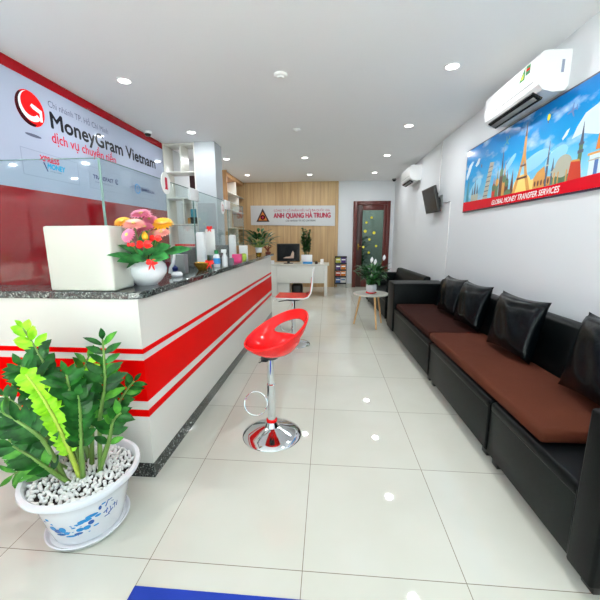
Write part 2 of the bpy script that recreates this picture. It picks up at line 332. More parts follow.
# door with glass
d = bpy.data.objects.new('door_1', None); COL.objects.link(d); d.location = (0, YB, 0); struct(d, 'dark red wooden door with a tall glass panel')
MB().box(DX0, -.03, 0, DX0 + .09, .05, DZ, K['doorwood'], .006).box(DX1 - .08, -.03, 0, DX1, .05, DZ, K['doorwood'], .006).box(DX0 + .09, -.03, DZ - .09, DX1 - .08, .05, DZ, K['doorwood'], .006).build('door_frame', parent=d)
GX0, GX1, GZ = .875, 1.392, 1.945
mb = MB().box(DX0 + .09, .0, .01, GX0, .04, DZ - .09, K['darkwood'], .006).box(GX1, .0, .01, DX1 - .08, .04, DZ - .09, K['doorwood'], .006).box(GX0, .0, GZ, GX1, .04, DZ - .09, K['doorwood'], .006).box(GX0, .0, .01, GX1, .04, .22, K['doorwood'], .006)
leafd = mb.build('door_leaf', parent=d)
MB().box(GX0, .016, .22, GX1, .024, GZ, K['doorglass']).build('pane', parent=leafd, smooth=False)
MB().box(DX0 + .13, -.03, .95, DX0 + .15, 0, 1.12, K['gold'], .004).tube([(DX0 + .14, -.02, 1.05), (DX0 + .14, -.05, 1.05), (DX0 + .22, -.05, 1.05)], .008, 8, K['gold']).build('door_handle', parent=leafd)
for px, py in [(372, 217.3), (367, 222), (366, 230.5), (375, 232), (370.5, 238.5), (364.6, 246), (377.6, 245), (370.3, 251.5)]:
    mb = MB(); r = .042 if py in (230.5, 232) else .032
    mb.prism([(math.cos(a) * r * q, math.sin(a) * r * q) for a, q in [(2 * PI * k / 16, 1 if k % 2 else .82) for k in range(16)]], 0, .002, K['yellow'])
    o = mb.build('flower_sticker', parent=leafd, loc=(.877 + (px - 363) * .0245, .012, 1.94 - (py - 210.5) * .0255), rot=(PI / 2, 0, 0), smooth=False)
# floor plant in passage behind the glass
t = thing('potted_palm', 'dark leafy plant standing behind the glazed door', 'plant', (0.93, 9.25, 0))
MB().lathe([(0, 0), (.13, 0), (.17, .3), (.15, .3), (.14, .25), (0, .25)], 20, K['black']).build('pot', parent=t)
rr = random.Random(3); mb = MB()
for k in range(60):
    a = rr.uniform(0, 2 * PI); z = rr.uniform(.3, 1.2); mb.leaf((0, 0, z), (math.cos(a), math.sin(a), rr.uniform(.2, 1.2)), (0, 0, 1), rr.uniform(.2, .34), .09, K['lily'], .3)
mb.build('leaf', parent=t); MB().tube([(0, 0, .2), (0.01, 0, 1.35)], .015, 6, K['stem']).build('stem', parent=t)

# ------------------------------------------------------------------ big wall sign, left
S = thing('wall_sign', 'huge red and white laminated wall sign with globe logo and company lettering', 'sign', (XL, 0, 0), R_LEFT)
Y0, Y1 = -1.0, 5.0; Z1, Z2 = 1.69, 2.565
MB().prism([(Y0, Z1), (Y1, Z1), (Y1, Z2), (Y0, Z2)], 0, .014, K['signwhite']).build('white_field', parent=S, smooth=False)
MB().prism([(Y0, Z2), (Y1, Z2), (Y1, ZC), (Y0, ZC)], 0, .016, K['bandred']).build('red_band', parent=S, smooth=False)
MB().prism([(Y0, 0), (Y1, 0), (Y1, Z1), (Y0, Z1)], 0, .014, K['signred']).build('red_panel', parent=S, smooth=False)
zf = .0145
lg = MB().ellipse(2.752, 2.335, .137, .135, zf, zf + .001, K['logored'], 40).build('globe_logo', parent=S, smooth=False)
def arc_poly(cx, cy, r0, r1, a0, a1, n=20, taper=False):
    o_, i_ = [], []
    for k in range(n + 1):
        t = k / n; a = math.radians(a0 + (a1 - a0) * t); 
        w0 = (r1 - r0) * (math.sin(t * PI * .5) if taper else 1); o_.append((cx + r1 * math.cos(a), cy + r1 * math.sin(a))); i_.append((cx + (r1 - w0) * math.cos(a), cy + (r1 - w0) * math.sin(a)))
    return o_ + i_[::-1]
# dark crescent at the left and bottom of the globe
cr = [(2.752 + .137 * math.cos(math.radians(a)), 2.335 + .135 * math.sin(math.radians(a))) for a in range(130, 286, 6)]
cr += [(2.774 + .118 * math.cos(math.radians(a)), 2.352 + .128 * math.sin(math.radians(a))) for a in range(282, 132, -6)]
MB().prism(cr, zf + .001, zf + .0016, K['logodark']).build('globe_shade', parent=S, smooth=False, label='dark crescent on the globe logo')
mb = MB(); mb.prism(arc_poly(2.757, 2.352, .070, .112, 105, 318, 26, True), zf + .0016, zf + .0024, K['logowhite'])
mb.prism([(2.752, 2.358), (2.768, 2.378), (2.862, 2.350), (2.858, 2.262), (2.834, 2.258), (2.836, 2.322), (2.772, 2.340)], zf + .0027, zf + .0032, K['logowhite'])
mb.build('globe_arrow', parent=S, smooth=False, label='white swirling arrow on the globe logo')
MB().ellipse(2.745, 2.128, .078, .012, zf, zf + .001, K['textgrey']).build('globe_shadow', parent=S, smooth=False)
text(S, 'lettering', 'Chi nhánh TP. Hồ Chí Minh', 2.943, 2.418, .80, .052, K['textgrey'], zf + .0005)
text(S, 'lettering', 'MoneyGram Vietnam', 2.95, 2.25, 1.79, .128, K['textdark'], zf + .0005, .045)
text(S, 'lettering', 'dịch vụ chuyển tiền', 2.936, 2.128, .90, .082, K['textred'], zf + .0005, .02)
MB().prism([(3.9, 2.098), (4.8, 2.098), (4.8, 2.104), (3.9, 2.104)], zf, zf + .001, K['lightprint']).build('rule_line', parent=S, smooth=False)
def outline(x0, y0, x1, y1, w=.004):
    mb = MB()
    for a in [(x0, y0, x1, y0 + w), (x0, y1 - w, x1, y1), (x0, y0 + w, x0 + w, y1 - w), (x1 - w, y0 + w, x1, y1 - w)]: mb.prism([(a[0], a[1]), (a[2], a[1]), (a[2], a[3]), (a[0], a[3])], zf, zf + .0008, K['lightprint'])
    return mb.build('outline_box', parent=S, smooth=False)
outline(2.60, 1.803, 3.212, 2.012); outline(3.35, 1.803, 3.955, 2.018); outline(4.11, 1.803, 4.76, 2.018)
text(S, 'lettering', 'XPRESS', 2.77, 1.945, .215, .042, K['textred'], zf + .0005, .07, shear=.2)
text(S, 'lettering', 'MONEY', 2.845, 1.892, .20, .042, K['cyan'], zf + .0005, .07, shear=.2)
MB().prism([(2.805, 1.935), (2.818, 1.935), (2.848, 1.865), (2.84, 1.862)], zf, zf + .001, K['navy']).build('slash_mark', parent=S, smooth=False)
text(S, 'lettering', 'money transfer', 2.87, 1.868, .13, .012, K['textgrey'], zf + .0005)
text(S, 'lettering', 'TRANSFAST', 3.42, 1.905, .33, .038, K['navy'], zf + .0005, .05)
MB().prism(arc_poly(3.81, 1.925, .022, .030, 20, 330), zf, zf + .001, K['navy']).prism(arc_poly(3.815, 1.92, .008, .016, 60, 300), zf, zf + .001, K['navy']).build('swirl_mark', parent=S, smooth=False)
text(S, 'lettering', 'money transfer services', 3.44, 1.868, .30, .013, K['textgrey'], zf + .0005)
MB().prism(arc_poly(4.235, 1.91, .048, .062, 0, 359), zf, zf + .001, K['bluep']).build('ring_mark', parent=S, smooth=False)
text(S, 'lettering', '7', 4.22, 1.885, .03, .045, K['bluep'], zf + .0005, .02)
text(S, 'lettering', 'EMPREGUIA', 4.33, 1.893, .33, .034, K['navy'], zf + .0005, .05)
MB().prism([(4.34, 1.862), (4.62, 1.862), (4.62, 1.868), (4.34, 1.868)], zf, zf + .001, K['lightprint']).build('rule_line', parent=S, smooth=False)

# ------------------------------------------------------------------ white open shelf unit beyond the sign
t = thing('open_shelf_unit', 'tall white open shelf unit between the wall sign and the column', 'shelf', (-2.42, 4.98, 0))
W_, D_ = .48, .29
for x in (0, W_ - .02): MB().box(x, 0, 0, x + .02, D_, ZC, K['white'], .002).build('side_panel', parent=t)
for z in (.08, .45, .80, 1.14, 1.48, 1.865, 2.235, 2.625): MB().box(.02, 0, z, W_ - .02, D_, z + .02, K['white'], .002).build('shelf_board', parent=t)
for x, z0, z1 in ((.25, 2.255, 2.625), (.25, 1.50, 1.865), (.25, .47, .80)): MB().box(x, .005, z0, x + .02, D_ - .005, z1, K['white']).build('divider', parent=t)
for (x, z, wd, h, m, nm) in [(.285, 1.50, .05, .09, 'p_tan', 'tan'), (.36, 1.50, .08, .085, 'p_dark', 'brown')]:
    tag(MB().box(-2.42 + x, 5.05, z, -2.42 + x + wd, 5.2, z + h, K[m], .004).build('small_box'), 'small %s box on the middle shelf of the white shelf unit' % nm, 'box')
tag(MB().box(-2.08, 5.04, 1.60, -2.0, 5.07, 1.72, K['p_teal'], .003).box(-2.10, 5.05, 1.50, -1.98, 5.1, 1.60, K['black'], .003).build('desk_calendar'), 'small teal and black calendar on the middle shelf of the white shelf unit', 'calendar')
for k, (z, c) in enumerate([(1.16, 'red'), (.82, 'duskblue'), (.82, 'brick')]):
    x = -2.36 + (k == 2) * .14
    tag(MB().box(x, 5.03, z, x + (.3 if k == 0 else .1), 5.2, z + (.035 if k == 0 else .25), K[c], .004).build('document_folder'), ['flat red folder on the fourth shelf of the white unit', 'upright dusky blue folder on the lower shelf of the white unit', 'upright orange red folder on the lower shelf of the white unit'][k], 'folder')

tag(MB().box(-2.13, 5.20, 1.886, -1.965, 5.225, 2.23, K['darkwood'], .003).build('wooden_board'), 'dark brown upright board in the second niche from the top of the white shelf unit', 'board')

# ------------------------------------------------------------------ wooden side cabinet far left
t = thing('wall_shelf_cabinet', 'oak cabinet with white open niches along the left wall behind the column', 'cabinet', (XL, 7.0, 0))
MB().box(0, 0, 0, .36, .03, ZC, K['wood_side'], .002).build('end_panel', parent=t, label='oak end panel')
MB().box(0, .03, 2.565, .30, 1.62, ZC, K['wood_side'], .002).build('top_fascia', parent=t, label='oak top fascia')
MB().box(0, .03, 0, .02, 1.62, 2.565, K['wood_side']).build('back_panel', parent=t)
for z in (2.25, 1.88, 1.5, 1.1): MB().box(.02, .03, z, .30, 1.62, z + .02, K['white'], .002).build('shelf_board', parent=t)
for y, z0, z1 in ((.95, 2.27, 2.565), (1.15, 1.9, 2.25), (.5, 1.52, 1.88), (1.0, 1.12, 1.5)): MB().box(.02, y, z0, .29, y + .03, z1, K['white'], .002).build('divider', parent=t)
MB().box(.02, .03, 0, .33, 1.62, 1.1, K['wood_side'], .002).build('lower_cabinet', parent=t)
for y, c in ((7.45, 'gold'), (8.3, 'redbrown')):
    tag(MB().lathe([(0, 0), (.04, 0), (.05, .05), (.025, .1), (.035, .14), (0, .16)], 14, K[c]).build('figurine', loc=(XL + .24, y, 1.90)), '%s figurine on the upper shelf of the oak cabinet' % ('small gold' if c == 'gold' else 'small red brown'), 'figurine')

# ------------------------------------------------------------------ back wall company sign
t = thing('company_sign', 'silver company sign with orange triangle logo on the oak panelled back wall', 'sign', (0, YB - .02, 0), R_BACK)
MB().prism([(-1.97, 1.60), (.182, 1.565), (.182, 2.065), (-1.97, 2.085)], 0, .02, K['silversign']).build('sign_board', parent=t, smooth=False)
mb = MB().prism([(-1.83, 1.68), (-1.485, 1.68), (-1.66, 2.015)], .02, .024, K['darkwood'])
mb.prism([(-1.775, 1.715), (-1.545, 1.715), (-1.66, 1.93)], .024, .026, K['orange']).ellipse(-1.66, 1.79, .062, .062, .026, .028, K['logodark']).ellipse(-1.66, 1.79, .03, .03, .028, .03, K['crimson'])
mb.build('triangle_logo', parent=t, smooth=False)
text(t, 'lettering', 'CÔNG TY CỔ PHẦN KIỀU HỐI ĐA QUỐC GIA', -1.371, 1.93, 1.42, .05, K['crimson'], .022, .01)
text(t, 'lettering', 'ANH QUANG HÀ TRUNG', -1.375, 1.775, 1.44, .115, K['crimson'], .022, .07)
text(t, 'lettering', 'CHI NHÁNH TP. HỒ CHÍ MINH', -1.07, 1.68, .76, .045, K['textdark'], .022, .01)

# ------------------------------------------------------------------ reception counter
CX, CY = -.935, 1.541; FX = -.905; YE = 5.3
t = thing('reception_counter', 'long white L-shaped reception counter with red stripes and dark granite top', 'counter', (0, 0, 0))
def side(y): return CX + (FX - CX) * (y - CY) / (YE - CY)
def Lring(z0, z1, off=0.0, m=None, name='body', xl=-1.8, inner=True, lab=None):
    pts = [(xl, CY - off), (side(CY) + off, CY - off), (side(YE) + off, YE), (-1.17, YE), (-1.2, CY + .2), (xl, CY + .2)]
    return MB().prism(pts, z0, z1, m).build(name, parent=t, smooth=False, label=lab)
Lring(.085, .998, 0, K['white'], 'body')
Lring(0, .085, .003, K['granite'], 'plinth', lab='dark granite plinth')
for z0, z1 in ((.714, .740), (.452, .678), (.364, .402)):
    pts = [(-1.8, CY - .003), (side(CY) + .003, CY - .003), (side(YE) + .003, YE), (side(YE) - .01, YE), (side(CY) - .01, CY + .01), (-1.8, CY + .01)]
    MB().prism(pts, z0, z1, K['red']).build('red_stripe', parent=t, smooth=False, label='red stripe around the counter')
o = MB().prism([(-1.96, CY - .012), (-.965, CY - .012), (-.925, CY + .012), (-.908, CY + .05), (side(YE) + .03, YE + .12), (-1.16, YE + .12), (-1.21, CY + .215), (-1.96, CY + .215)], .998, 1.035, K['granite']).build('countertop', parent=t, smooth=False, label='speckled dark granite top')
bv = o.modifiers.new('b', 'BEVEL'); bv.width = .006; bv.segments = 2
MB().box(-1.78, CY + .2, .72, -1.2, 2.3, .75, K['cream']).box(-1.80, 2.3, .72, -1.2, 4.9, .75, K['cream']).box(-1.8, 4.86, 0, -1.2, 4.9, .72, K['cream']).box(-1.8, 3.3, 0, -1.2, 3.34, .72, K['cream']).build('work_surface', parent=t, smooth=False)

# glass screen along the counter (each pane is a thing one could lift out)
def pane(x0, y0, x1, y1, z0, z1, label):
    L = math.hypot(x1 - x0, y1 - y0); a = math.atan2(y1 - y0, x1 - x0)
    r = thing('glass_screen_pane', label, 'glass screen', (x0, y0, z0), (0, 0, a), 'glass panes of the counter screen')
    MB().box(0, -.004, 0, L, .004, z1 - z0, K['glass']).build('pane', parent=r, smooth=False)
    MB().box(0, -.0042, z1 - z0, L, .0042, z1 - z0 + .003, K['glassedge']).box(-.003, -.0042, 0, 0, .0042, z1 - z0 + .003, K['glassedge']).box(L, -.0042, 0, L + .003, .0042, z1 - z0 + .003, K['glassedge']).build('polished_edge', parent=r, smooth=False, label='pale green polished glass edge')
    return r
GXs = -1.19
pane(-1.95, CY + .195, GXs - .006, CY + .195, 1.036, 1.705, 'clear glass pane above the front of the counter behind the cream box')
ys = [CY + .19, 2.93, 3.92, 4.62]
for k, (a, b) in enumerate(zip(ys, ys[1:])):
    pane(GXs + .0 + (a - CY) * .008, a + .006, GXs + (b - CY) * .008, b - .006, 1.036, 1.705, ['clear glass pane of the side screen nearest the flower bowl, numbered 1', 'clear glass pane in the middle of the side screen, behind the bottles', 'clear glass pane at the far end of the side screen'][k])
for k, (y, zt) in enumerate(((2.94, 1.345), (3.91, 1.325))):
    x = GXs + (y - CY) * .008
    tag(MB().box(x + .008, y - .035, 1.036, x + .085, y + .035, zt, K['acwhite'], .018, 3).build('screen_post', None), ['white rounded post on the counter beside the gold bowl', 'white rounded post on the counter beside the pink box'][k], 'post')
    tag(MB().box(x - .008, y - .10, 1.615, x + .014, y + .09, 1.715, K['acwhite'], .003).build('glass_clamp'), ['white clamp joining the first two glass panes above the near white post', 'white clamp joining the last two glass panes above the far white post'][k], 'clamp')
def disc(y, z, r, ch, label):
    o = thing('number_disc', label, 'number sign', (GXs + (y - CY) * .008 + .006, y, z), R_LEFT)
    MB().ellipse(0, 0, r, r * 1.12, 0, .005, K['paper']).build('disc', parent=o, smooth=False)
    if ch == '1': MB().prism([(-r * .32, -r * .62), (r * .32, -r * .62), (r * .32, -r * .48), (-r * .32, -r * .48)], .005, .0058, K['textred']).build('number_foot', parent=o, smooth=False)
    text(o, 'number', ch, -r * .2, -r * .55, r * .42, r * 1.1, K['textred'], .0055, .04)
disc(2.43, 1.685, .068, '1', 'white round disc with red number 1 on the nearest side glass pane')
disc(3.72, 1.62, .062, '2', 'white round disc with number on the middle side glass pane')

# cream raised box on the corner
o = MB().box(-1.392, 1.545, 1.036, -1.05, 1.72, 1.357, K['boxpaint'], .012, 3).build('counter_box')
tag(o, 'cream rounded rectangular box standing on the counter left of the flower bowl', 'box')

# ---- gerbera bowl
B = thing('flower_bowl', 'round white bowl of pink and yellow gerberas with red ribbons on the counter corner', 'flower arrangement', (-1.025, 1.80, 1.036))
MB().lathe([(0, 0), (.055, 0), (.06, .008), (.085, .03), (.108, .065), (.112, .09), (.105, .115), (.085, .135), (.08, .138), (.075, .13), (.095, .1), (.08, .05), (0, .04)], 40, K['pot']).build('bowl', parent=B)
def P(px, py, dy=0): return Vector(((px - 147.5) * .0058, dy, (286.5 - py) * .0057 - .005))
def flower(px, py, dy, r, tilt, m, az=0, at=None):
    c = Vector(at) if at else P(px, py, dy); rot = Euler((tilt, 0, az)).to_matrix()
    mb = MB(); n = 18
    for ring, rr_, zz, cup in ((0, r, -.004, .12), (1, r * .92, .001, .28), (2, r * .68, .005, .5)):
        for k in range(n):
            a = 2 * PI * (k + ring * .37) / n; dr = Vector((math.cos(a), math.sin(a), cup))
            mb.leaf(c + rot @ Vector((0, 0, zz)), rot @ dr, rot @ Vector((0, 0, 1)), rr_, r * .36, m, .18, .10)
    fl = mb.build('flower', parent=B)
    MB().lathe([(0, .012), (.008, .011), (.011, .004), (.006, -.004), (0, -.008)], 12, K['pet_c']).build('flower_centre', parent=fl, loc=c, rot=(tilt, 0, az))
    MB().tube([(c.x * .2, 0, .1), (c.x * .6, c.y * .6, c.z * .6 + .03), c - rot @ Vector((0, 0, .006))], .0035, 6, K['stem']).build('stem', parent=fl)
flower(0, 0, 0, .060, .32, K['pet_pink'], 0, (.012, -.02, .39)); flower(0, 0, 0, .060, .38, K['pet_light'], .2, (.024, -.12, .332)); flower(0, 0, 0, .048, .5, K['pet_pink'], 0, (.03, .03, .36))
flower(0, 0, 0, .046, .45, K['pet_yel'], 0, (-.040, -.11, .345)); flower(0, 0, 0, .040, 1.1, K['pet_pink'], -.3, (.036, -.20, .275)); flower(154, 230, -.04, .052, .4, K['pet_pink'], -.2)
flower(165, 226, .03, .064, .5, K['pet_yel'], .1); flower(168, 235, -.02, .05, .4, K['pet_light']); flower(159, 236, .0, .038, .5, K['pet_light'])
MB().lathe([(0, -.02), (.014, -.01), (.016, .01), (.006, .026), (0, .028)], 12, K['pet_yel']).build('bud', parent=B, loc=(.056, -.08, .266), label='yellow bud')
def bow(parent, c, s, m, tails=True, name='ribbon'):
    mb = MB(); c = Vector(c)
    for sg in (-1, 1):
        for dz in (-.25, .3): mb.leaf(c, (sg, -.2, dz + .3), (0, -1, .2), s, s * .75, m, .3, .2)
        if tails: mb.leaf(c, (sg * .45, -.25, -1), (0, -1, 0), s * 1.3, s * .35, m, .1, .1)
    mb.lathe([(0, -.1 * s), (.14 * s, 0), (0, .1 * s)], 8, m, c)
    return mb.build(name, parent=parent, ang=60)
bow(B, (.075, -.13, .222), .045, K['pet_red'], False); bow(B, P(165, 241, -.06), .036, K['pet_red'], False); bow(B, (.034, -.18, .225), .022, K['pet_red'], False)
bow(B, (.092, -.10, .13), .034, K['pet_red'])
rr = random.Random(5)
for (px, py, tx, ty, wd, dy) in [(140, 256, 112, 252, .07, -.05), (135, 252, 113, 238, .09, 0), (150, 257, 150, 250, .07, -.09), (148, 258, 130, 262, .06, -.08), (158, 254, 176, 246, .085, -.04), (150, 262, 134, 266, .06, -.12), (160, 258, 178, 256, .08, -.08), (165, 255, 192, 248, .065, 0), (150, 255, 165, 250, .07, -.07), (140, 250, 148, 232, .06, .03), (155, 250, 160, 236, .06, .03)]:
    a, b = P(px, py, dy), P(tx, ty, dy - .01)
    MB().leaf(a, b - a, (0, -.7, .7), (b - a).length * 1.05, wd, K['gleaf'], .15, .08).build('leaf', parent=B)

for a, b, wd in [((.0, -.05, .15), (-.004, -.29, .197), .05), ((.03, -.07, .15), (.01, -.25, .16), .06), ((.01, -.04, .16), (-.004, -.20, .235), .06), ((.05, -.07, .15), (.04, -.22, .17), .06)]:
    a, b = Vector(a), Vector(b); MB().leaf(a, b - a, (.7, -.4, .7), (b - a).length, wd, K['gleaf'], .1, .08).build('leaf', parent=B)

# ---- small things on the counter
t = thing('figurine', 'small white swan figurine with dark blue wing right of the flower bowl', 'figurine', (-1.045, 2.2, 1.036))
MB().lathe([(0, 0), (.035, 0), (.04, .012), (.03, .03), (0, .035)], 20, K['pot'], (.012, 0, 0)).tube([(-.035, 0, .02), (-.028, 0, .055), (-.008, 0, .09), (0.0, 0, .13), (.002, 0, .15), (-.012, 0, .158)], [.012, .012, .012, .011, .011, .005], 10, K['pot']).build('body', parent=t)
MB().lathe([(0, -.022), (.018, -.012), (.02, .008), (0, .028)], 14, K['navy'], (.004, -.004, .05)).build('wing', parent=t, label='dark blue wing')
tag(MB().box(-1.14, 2.36, 1.036, -1.045, 2.43, 1.175, K['grey'], .004).build('document_box'), 'grey flat box standing on the counter behind the swan figurine', 'box')
t = thing('monitor', 'black computer monitor on the staff desk behind the flower bowl', 'monitor', (-1.45, 2.15, .75), (0, 0, 1.2))
MB().box(-.25, -.015, .12, .25, .015, .44, K['black'], .006).build('display', parent=t); MB().box(-.03, .015, .04, .03, .05, .25, K['black'], .004).build('neck', parent=t); MB().box(-.1, -.05, 0, .1, .1, .012, K['black'], .004).build('foot', parent=t)
for k, (x, y, rz) in enumerate([(-1.5, 3.75, 1.2), (-1.5, 4.5, 1.2)]):
    c = dup(t); c.location = (x, y, .75); c.rotation_euler = (0, 0, rz); c['label'] = ['black computer monitor on the staff desk behind the white spray bottle', 'black computer monitor on the staff desk behind the leafy counter plant'][k]
t = thing('bowl', 'shallow gold bowl on the counter in front of the near white post', 'bowl', (-1.01, 2.62, 1.036))
MB().lathe([(0, 0), (.035, 0), (.04, .008), (.062, .04), (.07, .062), (.064, .062), (.055, .04), (.03, .014), (0, .012)], 28, K['gold']).build('dish', parent=t)
o = bow(None, (-.945, 2.60, 1.095), .04, K['pet_red'], True, 'ribbon_bow'); tag(o, 'bright red ribbon bow leaning on the gold bowl', 'bow')
t = thing('card_holder', 'white upright card with red ribbon right of the near white post', 'sign', (-1.075, 3.02, 1.036))
MB().box(-.004, -.045, .10, .004, .045, .335, K['paper'], .002, rot=Matrix.Rotation(PI / 2.2, 4, 'Z')).build('card', parent=t); MB().box(-.01, -.03, 0, .01, .03, .10, K['glassedge'], .003).build('stand', parent=t); bow(t, (0, -.01, .345), .03, K['pet_red'])
t = thing('bottle', 'small white sanitiser bottle with green cap and blue label on the counter', 'bottle', (-.985, 2.9, 1.036))
MB().lathe([(0, 0), (.028, 0), (.03, .01), (.03, .09), (.022, .112), (.014, .12)], 24, K['pot']).build('body', parent=t); MB().lathe([(.0305, .03), (.0305, .08)], 24, K['bluep']).build('blue_label', parent=t); MB().lathe([(.016, .115), (.018, .12), (.018, .15), (0, .152)], 20, K['greenp']).build('cap', parent=t, label='green cap')
t = thing('spray_bottle', 'white pump bottle standing right of the green capped bottle', 'bottle', (-.93, 2.96, 1.036))
MB().lathe([(0, 0), (.024, 0), (.025, .01), (.025, .085), (.012, .115), (.012, .125)], 24, K['acwhite']).build('body', parent=t); MB().box(-.03, -.01, .125, .018, .01, .155, K['acwhite'], .004).tube([(0, 0, .11), (0, 0, .13)], .009, 8, K['acwhite']).build('pump', parent=t)
tag(MB().lathe([(0, 0), (.03, 0), (.03, .06), (.026, .06), (.026, .01), (0, .01)], 20, K['grey']).build('cup', loc=(-.945, 3.2, 1.036)), 'small grey cup between the pump bottle and the pink box', 'cup')
tag(MB().box(-.985, 3.38, 1.036, -.895, 3.46, 1.125, K['pinkp'], .006).build('pink_box'), 'bright pink box on the counter in front of the far white post', 'box')
tag(MB().box(-1.06, 3.95, 1.036, -.96, 3.98, 1.20, K['paper'], .003).build('card_stand'), 'white card stand on the counter left of the leafy plant', 'card stand')
tag(MB().lathe([(0, 0), (.028, 0), (.034, .03), (.03, .075), (.02, .08), (.018, .07), (0, .07)], 18, K['stemlime']).build('jar', loc=(-.955, 3.75, 1.036)), 'small pale green jar right of the pink box', 'jar')
t = thing('potted_plant', 'leafy dark green plant in a white and gold pot near the counter end', 'plant', (-.955, 4.6, 1.036))
MB().lathe([(0, 0), (.035, 0), (.042, .05)], 24, K['gold']).lathe([(.042, .05), (.052, .12), (.045, .12), (.04, .10), (0, .10)], 24, K['pot']).build('pot', parent=t)
rr = random.Random(11)
for k in range(78):
    a = rr.uniform(0, 2 * PI); e = rr.uniform(.3, 2.2)
    st = Vector((0, 0, .1)); d_ = Vector((math.cos(a), math.sin(a), e)).normalized(); Lx = rr.uniform(.08, .25)
    MB().tube([st, st + d_ * Lx * .6, st + d_ * Lx], .002, 4, K['stem']).leaf(st + d_ * Lx, (math.cos(a), math.sin(a), rr.uniform(-.1, 1.4)), (0, 0, 1), rr.uniform(.09, .13), .05, K['lily'], .3).build('leaf', parent=t)
t = thing('dried_branch', 'red brown dried branch ornament at the far end of the counter', 'ornament', (-.93, 5.2, 1.036))
MB().lathe([(0, 0), (.04, 0), (.045, .03), (.02, .04), (0, .04)], 14, K['redbrown']).build('base', parent=t)
mb = MB()
for k in range(9):
    a = rr.uniform(0, 2 * PI); mb.tube([(0, 0, .03), (.04 * math.cos(a), .03 * math.sin(a), .09), (.09 * math.cos(a + .4), .07 * math.sin(a + .4), .10 + rr.uniform(0, .08))], [.008, .006, .003], 5, K['redbrown'])
mb.build('twigs', parent=t)
# staff chairs behind counter
t = thing('office_chair', 'black office chair behind the counter, its top showing past the bottles', 'chair', (-2.0, 4.15, 0))
MB().box(-.23, -.24, .45, .23, .24, .53, K['leather'], .03, 3).build('seat', parent=t); MB().box(-.26, -.23, .62, -.2, .23, 1.12, K['leather'], .025, 3).build('backrest', parent=t)
MB().tube([(0, 0, .1), (0, 0, .46)], .025, 10, K['black']).box(-.25, -.03, .45, -.21, .03, .7, K['black']).build('column', parent=t)
for k in range(5):
    a = 2 * PI * k / 5; MB().tube([(0, 0, .1), (.27 * math.cos(a), .27 * math.sin(a), .06)], .018, 6, K['black']).tube([(.27 * math.cos(a), .27 * math.sin(a) - .012, .025), (.27 * math.cos(a), .27 * math.sin(a) + .012, .025)], .025, 10, K['black']).build('leg', parent=t)

# ------------------------------------------------------------------ bar stools
def stool_base(t, r, ztop):
    MB().lathe([(0, 0), (r * .97, 0), (r, .004), (r * .98, .01), (r * .8, .025), (r * .5, .045), (r * .25, .065), (.04, .085), (.034, .1), (0, .1)], 64, K['chrome']).build('base', parent=t)
    MB().lathe([(.033, .09), (.036, .1), (.036, .112), (.028, .118)], 24, K['stoolred']).build('collar', parent=t, label='red collar')
    MB().lathe([(.027, .1), (.027, .36), (.021, .365), (.021, ztop), (0, ztop)], 24, K['chrome']).build('pole', parent=t)
def foot_ring(t, z, r=.075, cx=-.10, tilt=1.25, cy=-.02):
    pts = [(cx + r * math.cos(a), cy + r * math.sin(a) * math.cos(tilt), z + r * math.sin(a) * math.sin(tilt)) for a in [2 * PI * k / 32 for k in range(32)]]
    MB().tube(pts, .0055, 8, K['chrome'], closed=True).tube([(cx + r * .95, cy * .3, z), (0, 0, z)], .008, 8, K['chrome']).build('foot_ring', parent=t)
s1 = thing('bar_stool', 'glossy red tub bar stool with open back, nearest of the two stools at the counter', 'stool', (-.356, 1.99, 0))
stool_base(s1, .195, .55); foot_ring(s1, .228)
MB().box(-.06, -.02, .515, -.02, .02, .545, K['black'], .004).tube([(-.03, -.01, .53), (-.07, -.03, .515)], .004, 6, K['black']).build('height_lever', parent=s1)
# tub seat
back = math.radians(34); nr, na = 12, 64; bm = bmesh.new(); R0 = .205; HC, HW, HA, HI = .80, .105, math.radians(66), 7
def tub(t_, a):
    ca = (1 + math.cos(a - back)) / 2                       # 1 at the back
    rim = .075 + .195 * ca ** 1.25
    rad = R0 * (t_ ** .8) * (1 + .04 * ca)
    return Vector((.035 + rad * math.cos(a), .01 + rad * math.sin(a), .562 + rim * (t_ ** 2.6)))
def angof(k): return (2 * PI * k / na - back + PI) % (2 * PI) - PI
def tt(i, k):
    e = math.sqrt(max(0, 1 - (angof(k) / HA) ** 2)); lo = HC - .012 - HW * e; hi = HC + .012 + HW * e * .75
    return lo * i / HI if i <= HI else hi + (1 - hi) * (i - HI - 1) / (nr - HI - 1)
rows = [[bm.verts.new(tub(0, 0))]]
for i in range(1, nr + 1): rows.append([bm.verts.new(tub(tt(i, k), 2 * PI * k / na)) for k in range(na)])
for k in range(na): bm.faces.new([rows[0][0], rows[1][k], rows[1][(k + 1) % na]])
for i in range(1, nr):
    for k in range(na):
        if i == HI and abs(angof(k + .5)) < HA: continue
        bm.faces.new([rows[i][k], rows[i + 1][k], rows[i + 1][(k + 1) % na], rows[i][(k + 1) % na]])
m_ = MB(); m_.merge(bm, K['stoolred']); seat = m_.build('seat', parent=s1, ang=180)
md = seat.modifiers.new('so', 'SOLIDIFY'); md.thickness = .016; md.offset = -1; ease(seat, 2)
MB().lathe([(0, .535), (.05, .54), (.055, .556), (0, .56)], 24, K['black']).build('seat_mount', parent=s1)
s2 = thing('bar_stool', 'red flat bar stool with curved-up back and white edge, farther along the counter', 'stool', (-.402, 3.9, 0))
stool_base(s2, .20, .56); foot_ring(s2, .24, .075, -.085)
pr = [(-.20, .575), (-.19, .596), (0, .592), (.14, .594), (.19, .612), (.222, .66), (.235, .74), (.243, .84), (.25, .93)]
